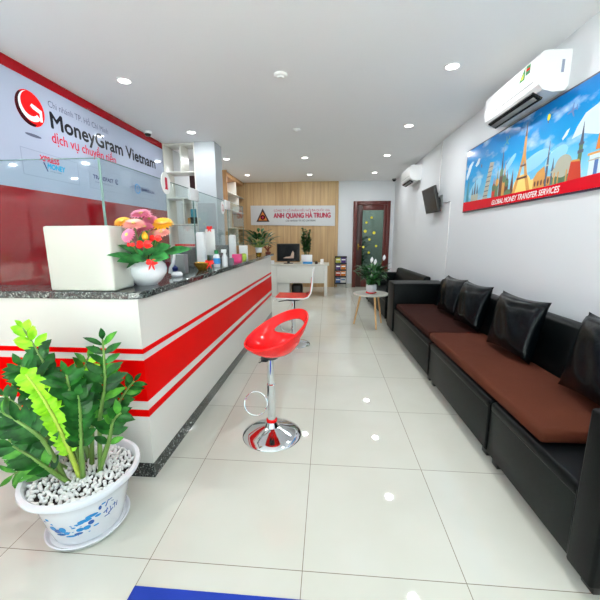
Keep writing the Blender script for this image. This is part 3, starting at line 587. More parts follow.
for nm, off, wd, m, lab in (('seat_shell', 0, .185, K['acwhite'], 'white edged shell'), ('seat', .014, .172, K['stoolred'], 'red seat and back pad')):
    mb = MB(); top = []; 
    nrm = []
    for k in range(len(pr)):
        a = Vector(pr[max(k - 1, 0)]); b = Vector(pr[min(k + 1, len(pr) - 1)]); d_ = (b - a).normalized(); nrm.append(Vector((-d_.y, d_.x)))
    th = .012 if off == 0 else .006
    lo = [(p[0] + n.x * off, p[1] + n.y * off) for p, n in zip(pr, nrm)]; hi = [(p[0] + n.x * (off + th), p[1] + n.y * (off + th)) for p, n in zip(pr, nrm)]
    if off: lo = lo[1:-1]; hi = hi[1:-1]
    vs = [[mb.bm.verts.new((x, sy * wd, z)) for x, z in lo] + [mb.bm.verts.new((x, sy * wd, z)) for x, z in hi[::-1]] for sy in (-1, 1)]
    n = len(vs[0])
    for k in range(n): mb.bm.faces.new([vs[0][k], vs[0][(k + 1) % n], vs[1][(k + 1) % n], vs[1][k]])
    L_ = len(lo)
    for v in vs:
        for k in range(L_ - 1): mb.bm.faces.new([v[k], v[k + 1], v[n - 2 - k], v[n - 1 - k]])
    mb.mi(m); mb.build(nm, m, s2, label=lab)
MB().lathe([(0, .55), (.09, .555), (.09, .575), (0, .58)], 24, K['black']).tube([(-.05, -.05, .56), (-.16, -.12, .555)], .006, 6, K['black']).build('seat_mount', parent=s2)

# ------------------------------------------------------------------ sofas
def cushion_obj(mb_args, name, m, parent, bev=.03, label=None):
    o = MB().box(*mb_args, m, bev, 4).build(name, parent=parent, label=label, ang=60); return o
def sofa_unit(name, label, org, rz, y0, y1, arm0=0, arm1=0, D=.675, zs=.375, zb=.765, za=.70, feet=True):
    t = thing(name, label, 'sofa', (org[0] - math.sin(rz) * y0, org[1] + math.cos(rz) * y0, 0), (0, 0, rz), 'black leather sofa sections along the right wall')
    L = y1 - y0; a = arm0; b = L - arm1; g = .004
    MB().box(0.006, a + g, .055, D, b - g, zs - .045, K['panel'], .008).build('base', parent=t, label='dull front panel')
    cushion_obj((0, a + g, zs - .06, D - .13, b - g, zs, ), 'seat_cushion', K['leather'], t, .022)
    for yy in (a + g, b - g): MB().tube([(.004, yy, .07), (.002, yy, zs - .02)], .006, 6, K['leather']).build('piping', parent=t)
    mb = MB(); pf = [(D - .16, zs - .03), (D - .10, zb - .03), (D - .085, zb - .008), (D - .06, zb), (D - .015, zb), (D, zb - .015), (D, .06), (D - .16, .06)]
    v0 = [mb.bm.verts.new((x, a + g, z)) for x, z in pf]; v1 = [mb.bm.verts.new((x, b - g, z)) for x, z in pf]; n = len(pf)
    mb.bm.faces.new(v0); mb.bm.faces.new(v1[::-1])
    for k in range(n): mb.bm.faces.new([v0[k], v1[k], v1[(k + 1) % n], v0[(k + 1) % n]])
    mb.mi(K['leather']); mb.build('backrest', K['leather'], t, ang=50)
    for (p, q_) in ((0, arm0), (L - arm1, L)):
        if q_ - p > .01: MB().box(-.012, p, .055, D, q_, za, K['leather'], .014, 3).build('armrest', parent=t)
    if feet:
        for x in (.03, D - .08):
            for y in (.03, L - .09): MB().box(x, y, 0, x + .05, y + .06, .056, K['black'], .004).build('foot', parent=t)
    return t
RZ = math.radians(1.4); ORG = (.957, 1.045)
sofa_unit('sofa_section', 'black leather sofa section with armrest closest to the camera', ORG, RZ, 0, .79, .125, 0)
sofa_unit('sofa_section', 'armless black leather sofa section in the middle under the poster', ORG, RZ, .79, 1.85)
sofa_unit('sofa_section', 'black leather sofa section with far armrest beside the small round table', ORG, RZ, 1.85, 3.64, 0, .36)
sofa_unit('sofa', 'low black leather sofa at the far end behind the small round table', (.895, 5.02), math.radians(3.2), 0, 1.75, .03, .16, .66, .36, .70, .60)
def sofaP(lx, ly): return (ORG[0] + lx * math.cos(RZ) - ly * math.sin(RZ), ORG[1] + lx * math.sin(RZ) + ly * math.cos(RZ))
def mat_cushion(y0, y1, label, z=.377, th=.07, m='brown'):
    x0, x1 = .018, .50; nx, ny = 16, 40; bm = bmesh.new(); L = y1 - y0; rr = random.Random(int(y0 * 10))
    mb = MB(); mb.box(x0, 0, 0, x1, L, th, K[m], .022, 3)
    p = sofaP(0, y0); o = mb.build('seat_pad', loc=(p[0], p[1], z), rot=(0, 0, RZ), ang=60)
    return tag(o, label, 'cushion', 'brown velour pads on the sofa seat')
mat_cushion(.38, 1.93, 'long brown velour seat pad on the near sofa sections, lightest of the pads')
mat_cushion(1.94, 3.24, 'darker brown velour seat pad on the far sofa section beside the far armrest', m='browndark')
def pillow(y, x_b, w, h, label, rz=0, lean=.28, roll=0):
    n = 18; mb = MB(); T_ = .085
    for sgn in (1, -1):
        g = []
        for i in range(n + 1):
            row = []
            for j in range(n + 1):
                u = -1 + 2 * i / n; v = -1 + 2 * j / n
                pinch = 1 - .10 * (1 - abs(v) ** 2) * (abs(u) ** 3) ; pinch2 = 1 - .10 * (1 - abs(u) ** 2) * (abs(v) ** 3)
                th = T_ * ((1 - u ** 4) * (1 - v ** 4)) ** .55 * (.75 + .25 * math.cos(u * 2 + v)) + .0015
                th += .006 * math.sin(u * 9 + v * 5) * (1 - u * u) * (1 - v * v)
                row.append(mb.bm.verts.new((u * w / 2 * pinch, v * h / 2 * pinch2, sgn * th)))
            g.append(row)
        for i in range(n):
            for j in range(n):
                f = [g[i][j], g[i + 1][j], g[i + 1][j + 1], g[i][j + 1]]; mb.bm.faces.new(f if sgn > 0 else f[::-1])
    bmesh.ops.remove_doubles(mb.bm, verts=mb.bm.verts, dist=.0035)
    mb.mi(K['pillow']); o = mb.build('throw_pillow', K['pillow'], ang=180)
    base = R_RIGHT.to_4x4()                                  # local x -> -Y, y -> Z, z -> -X
    Mx = Matrix.Translation((x_b, y, .455 + h / 2)) @ Matrix.Rotation(rz, 4, 'Z') @ Matrix.Rotation(lean, 4, 'Y') @ base @ Matrix.Rotation(roll, 4, 'Z')
    o.matrix_world = Mx
    return tag(o, label, 'pillow', 'black throw pillows on the sofa')
pillow(1.66, 1.385, .48, .44, 'glossy black pillow nearest the camera, cut by the right edge', 0, .245)
pillow(2.44, 1.36, .50, .43, 'glossy black pillow standing alone in the middle of the long brown pad', .1, .22, .0)
pillow(3.17, 1.36, .46, .42, 'nearer of the two paired glossy black pillows on the sofa', .1, .245)
pillow(3.72, 1.37, .45, .41, 'farthest glossy black pillow beside the far armrest', .1, .245)

# ------------------------------------------------------------------ round table with peace lily
t = thing('side_table', 'small round white side table with three beech legs beside the sofa arm', 'table', (.645, 4.87, 0))
MB().lathe([(0, .462), (.245, .462), (.255, .468), (.257, .478), (.25, .484), (0, .484)], 56, K['cream']).build('tabletop', parent=t)
for x, y in ((.055, -.27), (-.235, .03), (.185, .12)):
    MB().tube([(x * .62, y * .62, .462), (x, y, 0.002)], [.016, .011], 12, K['beech']).build('leg', parent=t)
t = thing('potted_peace_lily', 'peace lily with white blooms in a small white pot on the round table', 'plant', (.645, 4.85, .484))
MB().lathe([(0, 0), (.06, 0), (.078, .01), (.08, .018), (0, .018)], 28, K['stoolred']).build('saucer', parent=t, label='red saucer')
MB().lathe([(0, .018), (.055, .018), (.075, .05), (.08, .09), (.074, .13), (.066, .13), (.065, .11), (0, .11)], 28, K['pot']).build('pot', parent=t)
rr = random.Random(21)
for k in range(98):
    a = rr.uniform(0, 2 * PI); e = rr.uniform(.7, 3.4); d_ = Vector((math.cos(a), math.sin(a), e)).normalized(); Lx = rr.uniform(.08, .30); st = Vector((.02 * math.cos(a), .02 * math.sin(a), .11))
    tip = st + d_ * Lx
    MB().tube([st, tip], .002, 4, K['lily']).leaf(tip, (math.cos(a), math.sin(a), rr.uniform(-.3, 1.8)), (0, 0, 1), rr.uniform(.10, .15), .055, K['lily'], .35).build('leaf', parent=t)
for dx, z in ((-.02, .47), (.15, .50), (.03, .44)):
    mb = MB(); mb.tube([(0, 0, .11), (dx * .5, -.02, z * .7), (dx, -.05, z)], .003, 5, K['stem']).leaf((dx, -.05, z - .02), (.15, 0, 1), (0, -1, 0), .085, .045, K['logowhite'], .1, .3)
    mb.build('bloom', parent=t, label='white bloom')

# ------------------------------------------------------------------ brochure rack
t = thing('brochure_rack', 'black wire brochure rack standing between the oak panelling and the door', 'rack', (.345, 8.52, 0))
for x in (-.15, .14): MB().box(x, -.05, 0, x + .012, .07, .02, K['black']).box(x, .05, .0, x + .012, .062, .80, K['black']).build('upright', parent=t, smooth=False)
MB().box(-.15, .03, .76, .152, .065, .81, K['black'], .006).build('top_rail', parent=t)
for k in range(4): MB().box(-.138, -.03, .10 + k * .17, .14, .05, .106 + k * .17, K['black']).box(-.138, -.033, .10 + k * .17, .14, -.03, .14 + k * .17, K['black']).build('tray', parent=t, smooth=False)
cols = [('duskblue', 'white'), ('brick', 'orange'), ('purple', 'orange'), ('olive', 'purple')]
nm = [('grey blue', 'white'), ('orange red', 'orange'), ('purple', 'orange'), ('yellow green', 'purple')]
lv = ['bottom', 'second lowest', 'third', 'top']
for k in range(4):
    for j in (0, 1):
        x = .345 - .125 + j * .132
        tag(MB().box(x, 8.50, .107 + k * .17, x + .118, 8.53, .107 + k * .17 + .155, K[cols[k][j]], .002, rot=None).box(x + .01, 8.4985, .20 + k * .17, x + .108, 8.50, .23 + k * .17, K['logowhite'] if cols[k][j] != 'white' else K['duskblue']).build('brochure', smooth=False), '%s brochures in the %s half of the %s tray of the rack' % (nm[k][j], ['left', 'right'][j], lv[k]), 'brochure', 'brochures in the rack')
tag(MB().box(.235, 8.535, .70, .455, 8.55, .765, K['bluep']).build('brochure'), 'blue brochures standing up behind the top tray of the rack', 'brochure', 'brochures in the rack')

# ------------------------------------------------------------------ back desk
t = thing('desk', 'white office desk with thin oak edged top in front of the oak wall', 'desk', (0, 7.16, 0))
MB().box(-1.27, -.0, .685, .04, .62, .712, K['cream'], .003).build('desktop', parent=t)
MB().box(-1.10, .02, .30, -.03, .04, .685, K['white'], .002).build('modesty_panel', parent=t)
MB().box(-.06, .0, 0, .005, .60, .685, K['white'], .003).build('leg', parent=t)
MB().box(-1.24, .0, 0, -1.10, .6, .685, K['white'], .003).build('side_panel', parent=t)
MB().box(-1.10, .06, .02, -.83, .55, .30, K['white'], .003).build('drawer_unit', parent=t)
tag(MB().box(-.80, 7.35, 0, -.55, 7.6, .26, K['black'], .06, 4).tube([(-.74, 7.47, .25), (-.72, 7.47, .31), (-.63, 7.47, .31), (-.61, 7.47, .25)], .01, 6, K['black']).build('bag'), 'dark bag on the floor under the back desk', 'bag')
t = thing('monitor', 'wide black monitor on the back desk with a pale picture on its screen', 'monitor', (-.865, 7.38, .712))
MB().box(-.255, -.02, .05, .255, .02, .44, K['black'], .01, 3).build('display', parent=t); MB().box(-.24, -.0215, .07, .24, -.02, .425, K['screen']).build('screen', parent=t)
mb = MB(); mb.prism([(-.12, .12), (.12, .12), (.13, .24), (.10, .29), (.07, .22), (.05, .16), (-.06, .15)], 0, .001, K['p_pale']); mb.build('screen_picture', parent=t, loc=(0, -.0216, 0), rot=(PI / 2, 0, 0), smooth=False)
MB().box(-.03, 0, .01, .03, .03, .08, K['black']).box(-.1, -.06, 0, .1, .08, .012, K['black'], .004).build('foot', parent=t)
t = thing('potted_plant', 'tall narrow dark plant in a square white and blue pot on the back desk', 'plant', (-.45, 7.35, .712))
MB().box(-.12, -.07, 0, .12, .07, .05, K['bluep'], .004).box(-.12, -.07, .05, .12, .07, .20, K['pot'], .004).build('pot', parent=t)
rr = random.Random(31)
for k in range(14):
    dx = rr.uniform(-.05, .05); x1 = rr.uniform(-.12, .12); H_ = rr.uniform(.5, .82); mb = MB(); pts = [(dx, 0, .18), (dx + (x1 - dx) * .4, 0, H_ * .6), (x1, rr.uniform(-.05, .05), H_)]
    mb.tube(pts, .004, 5, K['lily'])
    st = mb.build('stem', parent=t); mb = MB()
    for q in range(14):
        f = .2 + .8 * q / 14; z = .18 + (H_ - .18) * f; x = dx + (x1 - dx) * f; a = rr.uniform(0, 2 * PI)
        mb.leaf((x, 0, z), (math.cos(a), math.sin(a), .5), (0, 0, 1), .10, .055, K['lily'], .1)
    mb.build('leaflets', parent=st)
tag(MB().lathe([(0, 0), (.03, 0), (.035, .07), (.03, .07), (.026, .01), (0, .01)], 18, K['cream']).build('mug', loc=(-.56, 7.22, .712)), 'small cream cup on the desk right of the monitor', 'cup')
tag(MB().lathe([(0, 0), (.035, 0), (.04, .08), (.035, .08), (.03, .01), (0, .01)], 18, K['pot']).build('mug', loc=(-1.2, 7.25, .712)), 'white cup on the left end of the back desk', 'cup')
tag(MB().box(-.15, 7.22, .712, -.08, 7.28, .82, K['paper'], .004).build('tissue_box'), 'small white upright box near the right end of the back desk', 'box')
t = thing('small_plant', 'tiny green plant between the square pot and the white box on the desk', 'plant', (-.24, 7.3, .712))
MB().lathe([(0, 0), (.03, 0), (.035, .04), (0, .04)], 14, K['darkwood']).build('pot', parent=t)
mb = MB()
for k in range(14): a = rr.uniform(0, 6.28); mb.leaf((0, 0, .04), (math.cos(a), math.sin(a), .7), (0, 0, 1), .06, .02, K['leaf'], .2)
mb.build('leaf', parent=t)

# ------------------------------------------------------------------ poster on the right wall
S = thing('advertising_poster', 'wide framed travel poster of world landmarks with red caption strip on the right wall', 'poster', (XR, 4.28, 1.575), R_RIGHT)
PW, PH = 2.75, .70
MB().box(0, 0, 0, PW, PH, .022, K['p_navy'], .003).build('frame', parent=S)
MB().prism([(.012, .012), (PW - .012, .012), (PW - .012, PH - .012), (.012, PH - .012)], .022, .0225, K['sky']).build('sky_print', parent=S, smooth=False)
mb = MB(); ZT = .0227
def pg(pts, m):
    global ZT
    ZT += .00002; mb.prism(pts, .0224, ZT, K[m])
def tri(x, w_, b, h, m): pg([(x - w_ / 2, b), (x + w_ / 2, b), (x, b + h)], m)
def rc(x, w_, b, h, m): pg([(x - w_ / 2, b), (x + w_ / 2, b), (x + w_ / 2, b + h), (x - w_ / 2, b + h)], m)
def el(x, y, rx, ry, m, rot=0, n=22): pg([(x + rx * math.cos(t) * math.cos(rot) - ry * math.sin(t) * math.sin(rot), y + rx * math.cos(t) * math.sin(rot) + ry * math.sin(t) * math.cos(rot)) for t in [2 * PI * k / n for k in range(n)]], m)
B0 = .09
pg([(1.76, .36), (1.80, .43), (1.86, .49), (1.95, .51), (2.06, .58), (2.3, .62), (2.5, .52), (2.5, .30), (2.2, .30), (1.98, .33), (1.86, .37)], 'p_cloud')
pg([(1.66, .39), (1.70, .43), (1.73, .44), (1.71, .40), (1.67, .375)], 'p_cloud')
pg([(.04, .42), (.10, .52), (.17, .55), (.22, .54), (.17, .50), (.12, .42), (.06, .36)], 'p_cloud'); pg([(.26, .49), (.33, .55), (.37, .54), (.35, .49), (.29, .47)], 'p_cloud')
el(.30, .24, .16, .07, 'p_mist', .5); el(.98, .36, .12, .03, 'p_mist', .6); el(1.35, .30, .2, .06, 'p_mist', .2); el(1.62, .28, .12, .06, 'p_mist', .3)
tri(.11, .09, B0, .27, 'p_teal'); rc(.11, .05, B0, .16, 'p_teal'); tri(.125, .03, B0 + .2, .12, 'p_teal')
for x, h in ((.24, .12), (.30, .20), (.36, .14)): tri(x, .05, B0 + .06, h, 'textgrey'); rc(x, .055, B0, .09, 'p_stone')
pg([(.50, B0), (.60, B0), (.69, B0 + .35), (.61, B0 + .36)], 'p_stone')
for k in range(7):
    y = B0 + .04 + k * .045; f = (y - B0) / .35; pg([(.505 + .10 * f, y), (.60 + .085 * f, y), (.60 + .085 * f, y + .01), (.505 + .10 * f, y + .01)], 'textgrey')
for x, h, m in ((.73, .17, 'p_brickred'), (.79, .24, 'p_green'), (.86, .37, 'p_dark'), (.92, .26, 'p_tan'), (.97, .19, 'p_dark')):
    rc(x, .06, B0, h * .55, m); el(x, B0 + h * .6, .032, .038, 'p_tan' if m == 'p_green' else 'p_green', 0, 16); tri(x, .022, B0 + h * .7, h * .5, m)
tri(1.06, .06, B0, .22, 'p_dark'); el(1.0, B0 + .01, .06, .04, 'p_green')
el(1.22, B0 + .04, .13, .10, 'p_gold'); el(1.40, B0 + .02, .13, .06, 'p_gold')
for sg in (-1, 1):
    c = 1.21; L1 = [(c + sg * .135, B0), (c + sg * .085, B0), (c + sg * .028, B0 + .15), (c, B0 + .26), (c, B0 + .48), (c + sg * .010, B0 + .48), (c + sg * .022, B0 + .30), (c + sg * .062, B0 + .16)]
    pg(L1 if sg < 0 else L1[::-1], 'p_tan')
rc(1.21, .15, B0 + .105, .018, 'p_dark'); rc(1.21, .08, B0 + .205, .016, 'p_dark'); tri(1.21, .024, B0 + .44, .11, 'p_dark')
pg([(1.38, B0), (1.38, B0 + .08), (1.42, B0 + .12), (1.50, B0 + .15), (1.53, B0 + .07), (1.62, B0 + .06), (1.64, B0)], 'p_tan')
for k in range(6): el(1.405 + k * .04, B0 + .035, .011, .022, 'p_dark', 0, 12)
for x, h in ((1.535, .32), (1.60, .19)): rc(x, .022, B0, h * .62, 'textgrey'); tri(x, .018, B0 + h * .62, h * .38, 'textgrey'); rc(x, .036, B0 + h * .45, .01, 'p_stone')
rc(1.71, .21, B0, .10, 'p_green'); el(1.71, B0 + .11, .085, .075, 'p_stone')
for x in (1.63, 1.67, 1.755, 1.79): el(x, B0 + .08, .03, .035, 'p_stone', 0, 16); rc(x, .012, B0, .08, 'p_tan')
rc(1.86, .032, B0, .21, 'p_green'); rc(1.86, .05, B0 + .16, .02, 'textgrey'); rc(1.86, .045, B0 + .21, .015, 'textgrey'); tri(1.86, .028, B0 + .22, .13, 'textgrey')
pg([(1.77, B0), (1.785, B0 + .125), (1.87, B0 + .115), (1.895, B0)], 'p_brickred'); pg([(1.785, B0 + .12), (1.80, B0 + .13), (1.86, B0 + .125), (1.87, B0 + .11)], 'p_tan')
rc(2.06, .22, B0, .13, 'p_cloud'); rc(2.01, .03, B0, .10, 'duskblue'); rc(2.12, .03, B0, .10, 'duskblue'); rc(2.06, .26, B0 + .125, .014, 'p_tan'); rc(2.06, .24, B0 + .09, .008, 'p_stone'); el(2.08, B0 + .07, .03, .03, 'purple')
pg([(1.99, B0 + .15), (2.2, B0 + .15), (2.2, B0 + .32), (2.06, B0 + .30), (2.0, B0 + .24)], 'orange')
ZT += .0001
mb.build('landmark_print', parent=S, smooth=False, label='printed skyline of landmarks')
MB().prism([(.012, .012), (PW - .012, .012), (PW - .012, .115), (2.3, .10), (1.6, .088), (.9, .096), (.012, .118)], ZT - .00005, ZT, K['p_red']).build('red_strip', parent=S, smooth=False, label='red caption strip')
text(S, 'lettering', 'GLOBAL MONEY TRANSFER SERVICES', .73, .028, .98, .042, K['logowhite'], ZT + .0004, .03, shear=.25)
def plane_shape(cx, cy, s, rot, m, lab):
    P_ = [(-1, 0), (-.7, .12), (-.1, .13), (.25, .9), (.42, .9), (.25, .12), (.75, .1), (.9, .38), (1.02, .38), (.95, 0), (1.02, -.38), (.9, -.38), (.75, -.1), (.25, -.12), (.42, -.9), (.25, -.9), (-.1, -.13), (-.7, -.12)]
    c, s_ = math.cos(rot), math.sin(rot); MB().prism([(cx + s * (x * c - y * s_), cy + s * (x * s_ + y * c)) for x, y in P_], ZT, ZT + .0002, m).build('aeroplane_print', parent=S, smooth=False, label=lab)
plane_shape(1.73, .545, .05, .15, K['duskblue'], 'dark blue printed aeroplane'); plane_shape(.903, .566, .055, .6, K['p_teal'], 'teal printed aeroplane')
MB().ellipse(1.484, .585, .018, .024, ZT, ZT + .0002, K['yellow'], 14).prism([(1.477, .545), (1.491, .545), (1.487, .56), (1.481, .56)], ZT, ZT + .0002, K['p_dark']).build('balloon_print', parent=S, smooth=False)
MB().ellipse(.42, .455, .012, .018, ZT, ZT + .0002, K['p_dark'], 12).build('balloon_print', parent=S, smooth=False)

# ------------------------------------------------------------------ air conditioners
def aircon(y0, L, zt, label):
    t = thing('air_conditioner', label, 'air conditioner', (XR, y0, 0), (0, 0, 0)); H = .262; zb = zt - H
    pf = [(0, zb + .04), (-.02, zb + .005), (-.10, zb), (-.165, zb + .018), (-.195, zb + .05), (-.205, zb + .10), (-.205, zt - .03), (-.19, zt - .008), (-.17, zt), (0, zt)]
    mb = MB(); v0 = [mb.bm.verts.new((x, 0, z)) for x, z in pf]; v1 = [mb.bm.verts.new((x, L, z)) for x, z in pf]; n = len(pf)
    mb.bm.faces.new(v0); mb.bm.faces.new(v1[::-1])
    for k in range(n): mb.bm.faces.new([v0[k], v1[k], v1[(k + 1) % n], v0[(k + 1) % n]])
    mb.mi(K['acwhite']); mb.build('housing', K['acwhite'], t, ang=30)
    # outlet slot and louvre, on the sloping underside
    mb = MB(); mb.box(-.155, .08, zb + .002, -.09, L - .08, zb + .012, K['screen'], rot=None)
    a = Matrix.Translation((-.17, 0, zb + .012)) @ Matrix.Rotation(math.radians(28), 4, 'Y')
    MB().box(-.025, .07, -.012, .055, L - .07, .004, K['screen'], rot=a).build('air_outlet', parent=t, smooth=False, label='dark air outlet slot')
    a = Matrix.Translation((-.165, 0, zb - .008)) @ Matrix.Rotation(math.radians(38), 4, 'Y')
    MB().box(-.012, .085, -.004, .02, L - .085, .001, K['grey'], .002, rot=a).build('louvre', parent=t)
    mb.bm.free()
    MB().box(-.2065, .06, zb + .085, -.2045, L - .06, zb + .088, K['grey']).build('panel_seam', parent=t, smooth=False)
    return t, zb
t, zb = aircon(2.665, .80, 2.546, 'white wall air conditioner above the travel poster, nearest the camera')
MB().prism([(-.075, 0), (-.005, 0), (-.005, .085)], 0, .001, K['greenp']).prism([(-.055, .012), (-.02, .012), (-.02, .05)], .001, .0015, K['yellow']).build('energy_label', parent=t, loc=(-.206, .17, zb + .15), rot=R_RIGHT.to_euler(), smooth=False)
MB().prism([(.01, .02), (.06, .02), (.06, .08), (.01, .08)], 0, .001, K['greenp']).prism([(.015, .045), (.055, .045), (.055, .06), (.015, .06)], .001, .0015, K['red']).build('energy_label', parent=t, loc=(-.206, .17, zb + .15), rot=R_RIGHT.to_euler(), smooth=False)
MB().box(-.06, -.001, zb + .12, -.042, 0, zb + .20, K['lightprint']).build('side_text_label', parent=t, smooth=False)
t, zb = aircon(6.3, .72, 2.535, 'white wall air conditioner at the far end above the small television')

# ------------------------------------------------------------------ television, bracket, cable trunking
t = thing('television', 'small black flat television on a wall bracket, tilted down, right wall', 'television', (1.53, 5.25, 1.825), (0, 0, 0))
rt_ = Euler((0, math.radians(-14), math.radians(2)))
MB().box(-.02, -.25, -.185, .02, .29, .185, K['black'], .006).build('housing', parent=t, rot=rt_); MB().box(-.0215, -.235, -.165, -.0205, .275, .17, K['screen']).build('screen', parent=t, rot=rt_, smooth=False)
MB().box(.02, -.16, -.10, .05, .10, .09, K['black'], .01).box(.05, -.10, -.07, .112, -.04, .03, K['black'], .006).box(.095, -.16, -.10, .114, .02, .06, K['grey'], .004).build('bracket', parent=t)
tag(MB().box(1.632, 5.255, 1.95, 1.644, 5.28, ZC - .001, K['acwhite'], .002).build('cable_trunking'), 'white vertical cable trunking from the ceiling down to the television', 'cable trunking')
tag(MB().box(1.632, 4.745, .77, 1.644, 4.77, 1.755, K['acwhite'], .002).build('cable_trunking'), 'white vertical cable trunking from beside the television down to the sofa', 'cable trunking')
tag(MB().tube([(1.638, 4.76, 1.757), (1.636, 4.9, 1.755), (1.636, 5.04, 1.765)], .004, 6, K['black']).build('cable'), 'thin black cable running from the television bracket along the wall', 'cable')

# ------------------------------------------------------------------ ceiling fixtures
def downlight(label):
    t = thing('downlight', label, 'ceiling light', (0, 0, ZC - .001), (0, 0, 0), 'recessed ceiling downlights')
    MB().lathe([(.062, 0), (.066, -.004), (.06, -.008), (.05, -.006), (.05, 0)], 32, K['acwhite']).build('trim_ring', parent=t)
    MB().lathe([(0, -.003), (.05, -.003)], 32, K['lamp']).build('diffuser', parent=t)
    return t
spots = [(x, y) for y in (0.1, 1.58, 3.07, 4.53, 6.06, 7.6) for x in (.99, -1.79)] + [(-.41, 6.09), (-.41, 7.69)]
lab = {}
names = ['first', 'second', 'third', 'fourth']
proto = None
for i, (x, y) in enumerate(spots):
    if proto is None: proto = downlight('x'); t = proto
    else: t = dup(proto)
    t.location = (x, y, ZC - .001)
    row = (.1, 1.58, 3.07, 4.53, 6.06, 7.6)
    if x == -.41: lb = 'round recessed ceiling downlight in the middle row, %s one from the back wall' % ('second' if y < 7 else 'closest')
    else:
        k = [abs(y - r) < .1 for r in row].index(True)
        lb = 'round recessed ceiling downlight in the %s row, %s' % ('right' if x > 0 else 'left', ['above and behind the camera', 'just above the camera', 'nearest one in view', 'second one in view', 'third one in view', 'farthest one in view'][k])
    t['label'] = lb
    L = bpy.data.lights.new('downlight_lamp', 'AREA'); L.shape = 'DISK'; L.size = .1; L.energy = LAMP * (3.0 if y < 2 else 1.9 if y < 3.5 else .6 if y < 5 else .5); L.color = (.97, .99, 1)
    lo = bpy.data.objects.new('downlight_lamp', L); COL.objects.link(lo); lo.location = (0, 0, -.012); lo.parent = t
for i, (x, y, r) in enumerate(((-.41, 3.08, .055), (-.41, 4.54, .05))):
    tag(MB().lathe([(r, 0), (r * 1.02, -.01), (r * .9, -.018), (r * .5, -.022), (r * .45, -.03), (0, -.032)], 32, K['lampoff']).build('smoke_detector', loc=(x, y, ZC)), 'round white smoke detector on the ceiling, %s' % ('nearest the camera' if i == 0 else 'farther and smaller looking'), 'smoke detector')
for nm_, (x, y), lb in (('security_camera', (-2.34, 4.45), 'small white dome security camera on the ceiling at the top of the wall sign'), ('security_camera', (1.57, 8.45), 'tiny dark security camera in the far right ceiling corner')):
    t = thing(nm_, lb, 'camera', (x, y, ZC))
    MB().lathe([(.05, 0), (.052, -.02), (.045, -.03), (0, -.03)], 24, K['acwhite'] if x < 0 else K['grey']).build('base', parent=t)
    MB().lathe([(.038, -.03), (.036, -.045), (.024, -.06), (0, -.066)], 20, K['black']).build('dome', parent=t, label='dark dome')

# ------------------------------------------------------------------ blue mat
tag(MB().box(-.712, .25, 0.0005, .30, .972, .008, K['blue'], .002).build('door_mat'), 'plain blue mat on the tiles at the bottom edge', 'mat')

# ------------------------------------------------------------------ big plant in the foreground
PC = Vector((-1.09, 1.24, 0))
o = MB().lathe([(0, .0), (.135, 0), (.158, .006), (.170, .024), (.165, .026), (.152, .014), (0, .012)], 48, K['pot']).build('plant_saucer', loc=(PC.x, PC.y, 0)); tag(o, 'white ceramic saucer on the floor under the large plant pot', 'saucer')
t = thing('potted_plant', 'large glossy green plant in a blue painted white pot beside the counter corner', 'plant', (PC.x, PC.y, .014))
pp = [(.132, 0), (.140, .006), (.158, .07), (.184, .178), (.200, .223), (.217, .236), (.233, .245), (.236, .255), (.233, .265), (.217, .268), (.209, .260), (.204, .234), (.200, .215)]
MB().lathe([(0, 0)] + pp + [(0, .21)], 64, K['pot']).build('pot', parent=t)
MB().lathe([(0, .230), (.201, .230)], 32, K['soil']).build('soil', parent=t)
def pr_at(z):
    for (r0, z0_), (r1, z1_) in zip(pp, pp[1:]):
        if z0_ <= z <= z1_ and z1_ > z0_: return r0 + (r1 - r0) * (z - z0_) / (z1_ - z0_)
    return .2
mb = MB()
def onpot(shape, m):                                       # shape: list of (theta deg, z) painted on the outside of the pot
    i = mb.mi(m); vs = [mb.bm.verts.new(((pr_at(z) + .0012) * math.cos(math.radians(a)), (pr_at(z) + .0012) * math.sin(math.radians(a)), z)) for a, z in shape]
    mb.bm.faces.new(vs).material_index = i
def blob(a, z, ra, rz_, m, n=10, rot=0):
    onpot([(a + ra * math.cos(q) * math.cos(rot) - ra * math.sin(q) * math.sin(rot) * .5, z + rz_ * math.sin(q) * math.cos(rot) + rz_ * math.cos(q) * math.sin(rot)) for q in [2 * PI * k / n for k in range(n)]], m)
rr = random.Random(9)
A0 = -68
for a, z, ra, rz_ in [(-22, .135, 3, .006), (-20, .10, 5, .012), (-16, .09, 6, .010), (-11, .095, 5, .014), (-14, .075, 7, .005), (-8, .08, 4, .008), (-5, .065, 8, .005), (2, .07, 6, .006), (4, .085, 5, .009), (10, .085, 5, .010), (14, .10, 4, .010), (9, .115, 9, .008), (15, .125, 8, .007), (4, .108, 6, .004), (20, .115, 4, .006), (22, .14, 2, .010), (25, .15, 3, .004), (-26, .125, 3, .003), (-19, .118, 2, .004), (18, .08, 4, .004), (-1, .098, 3, .003)]:
    blob(A0 + a * 1.45, .112 + (z - .1) * 1.4, ra * 1.0, rz_ * 1.2, K['bluepaint'] if rr.random() > .2 else K['navypaint'])
for k in range(16): blob(A0 + rr.uniform(-22, 22), rr.uniform(.06, .125), rr.uniform(1, 2.5), rr.uniform(.002, .004), K['bluepaint'], 6, rr.uniform(0, 1))
mb.build('blue_painting', parent=t, smooth=False, label='blue glaze painting of swans and leaves'); mb = MB()
for a0, z0_, a1, z1_ in [(0, .14, 3, .165), (3, .165, 7, .16), (6, .15, 9, .14), (-2, .11, 3, .115), (1, .10, 2, .125), (5, .125, 6, .095), (3, .09, 9, .10), (8, .12, 12, .115), (10, .13, 11, .09), (13, .10, 14, .12), (-1, .085, 5, .08)]:
    A1 = -30; w_ = 1.5; onpot([(A1 + a0 * 1.3, z0_ + .02), (A1 + a0 * 1.3 + w_, z0_ + .015), (A1 + a1 * 1.3 + w_ * .5, z1_ + .02), (A1 + a1 * 1.3, z1_ + .025)], K['navypaint'])
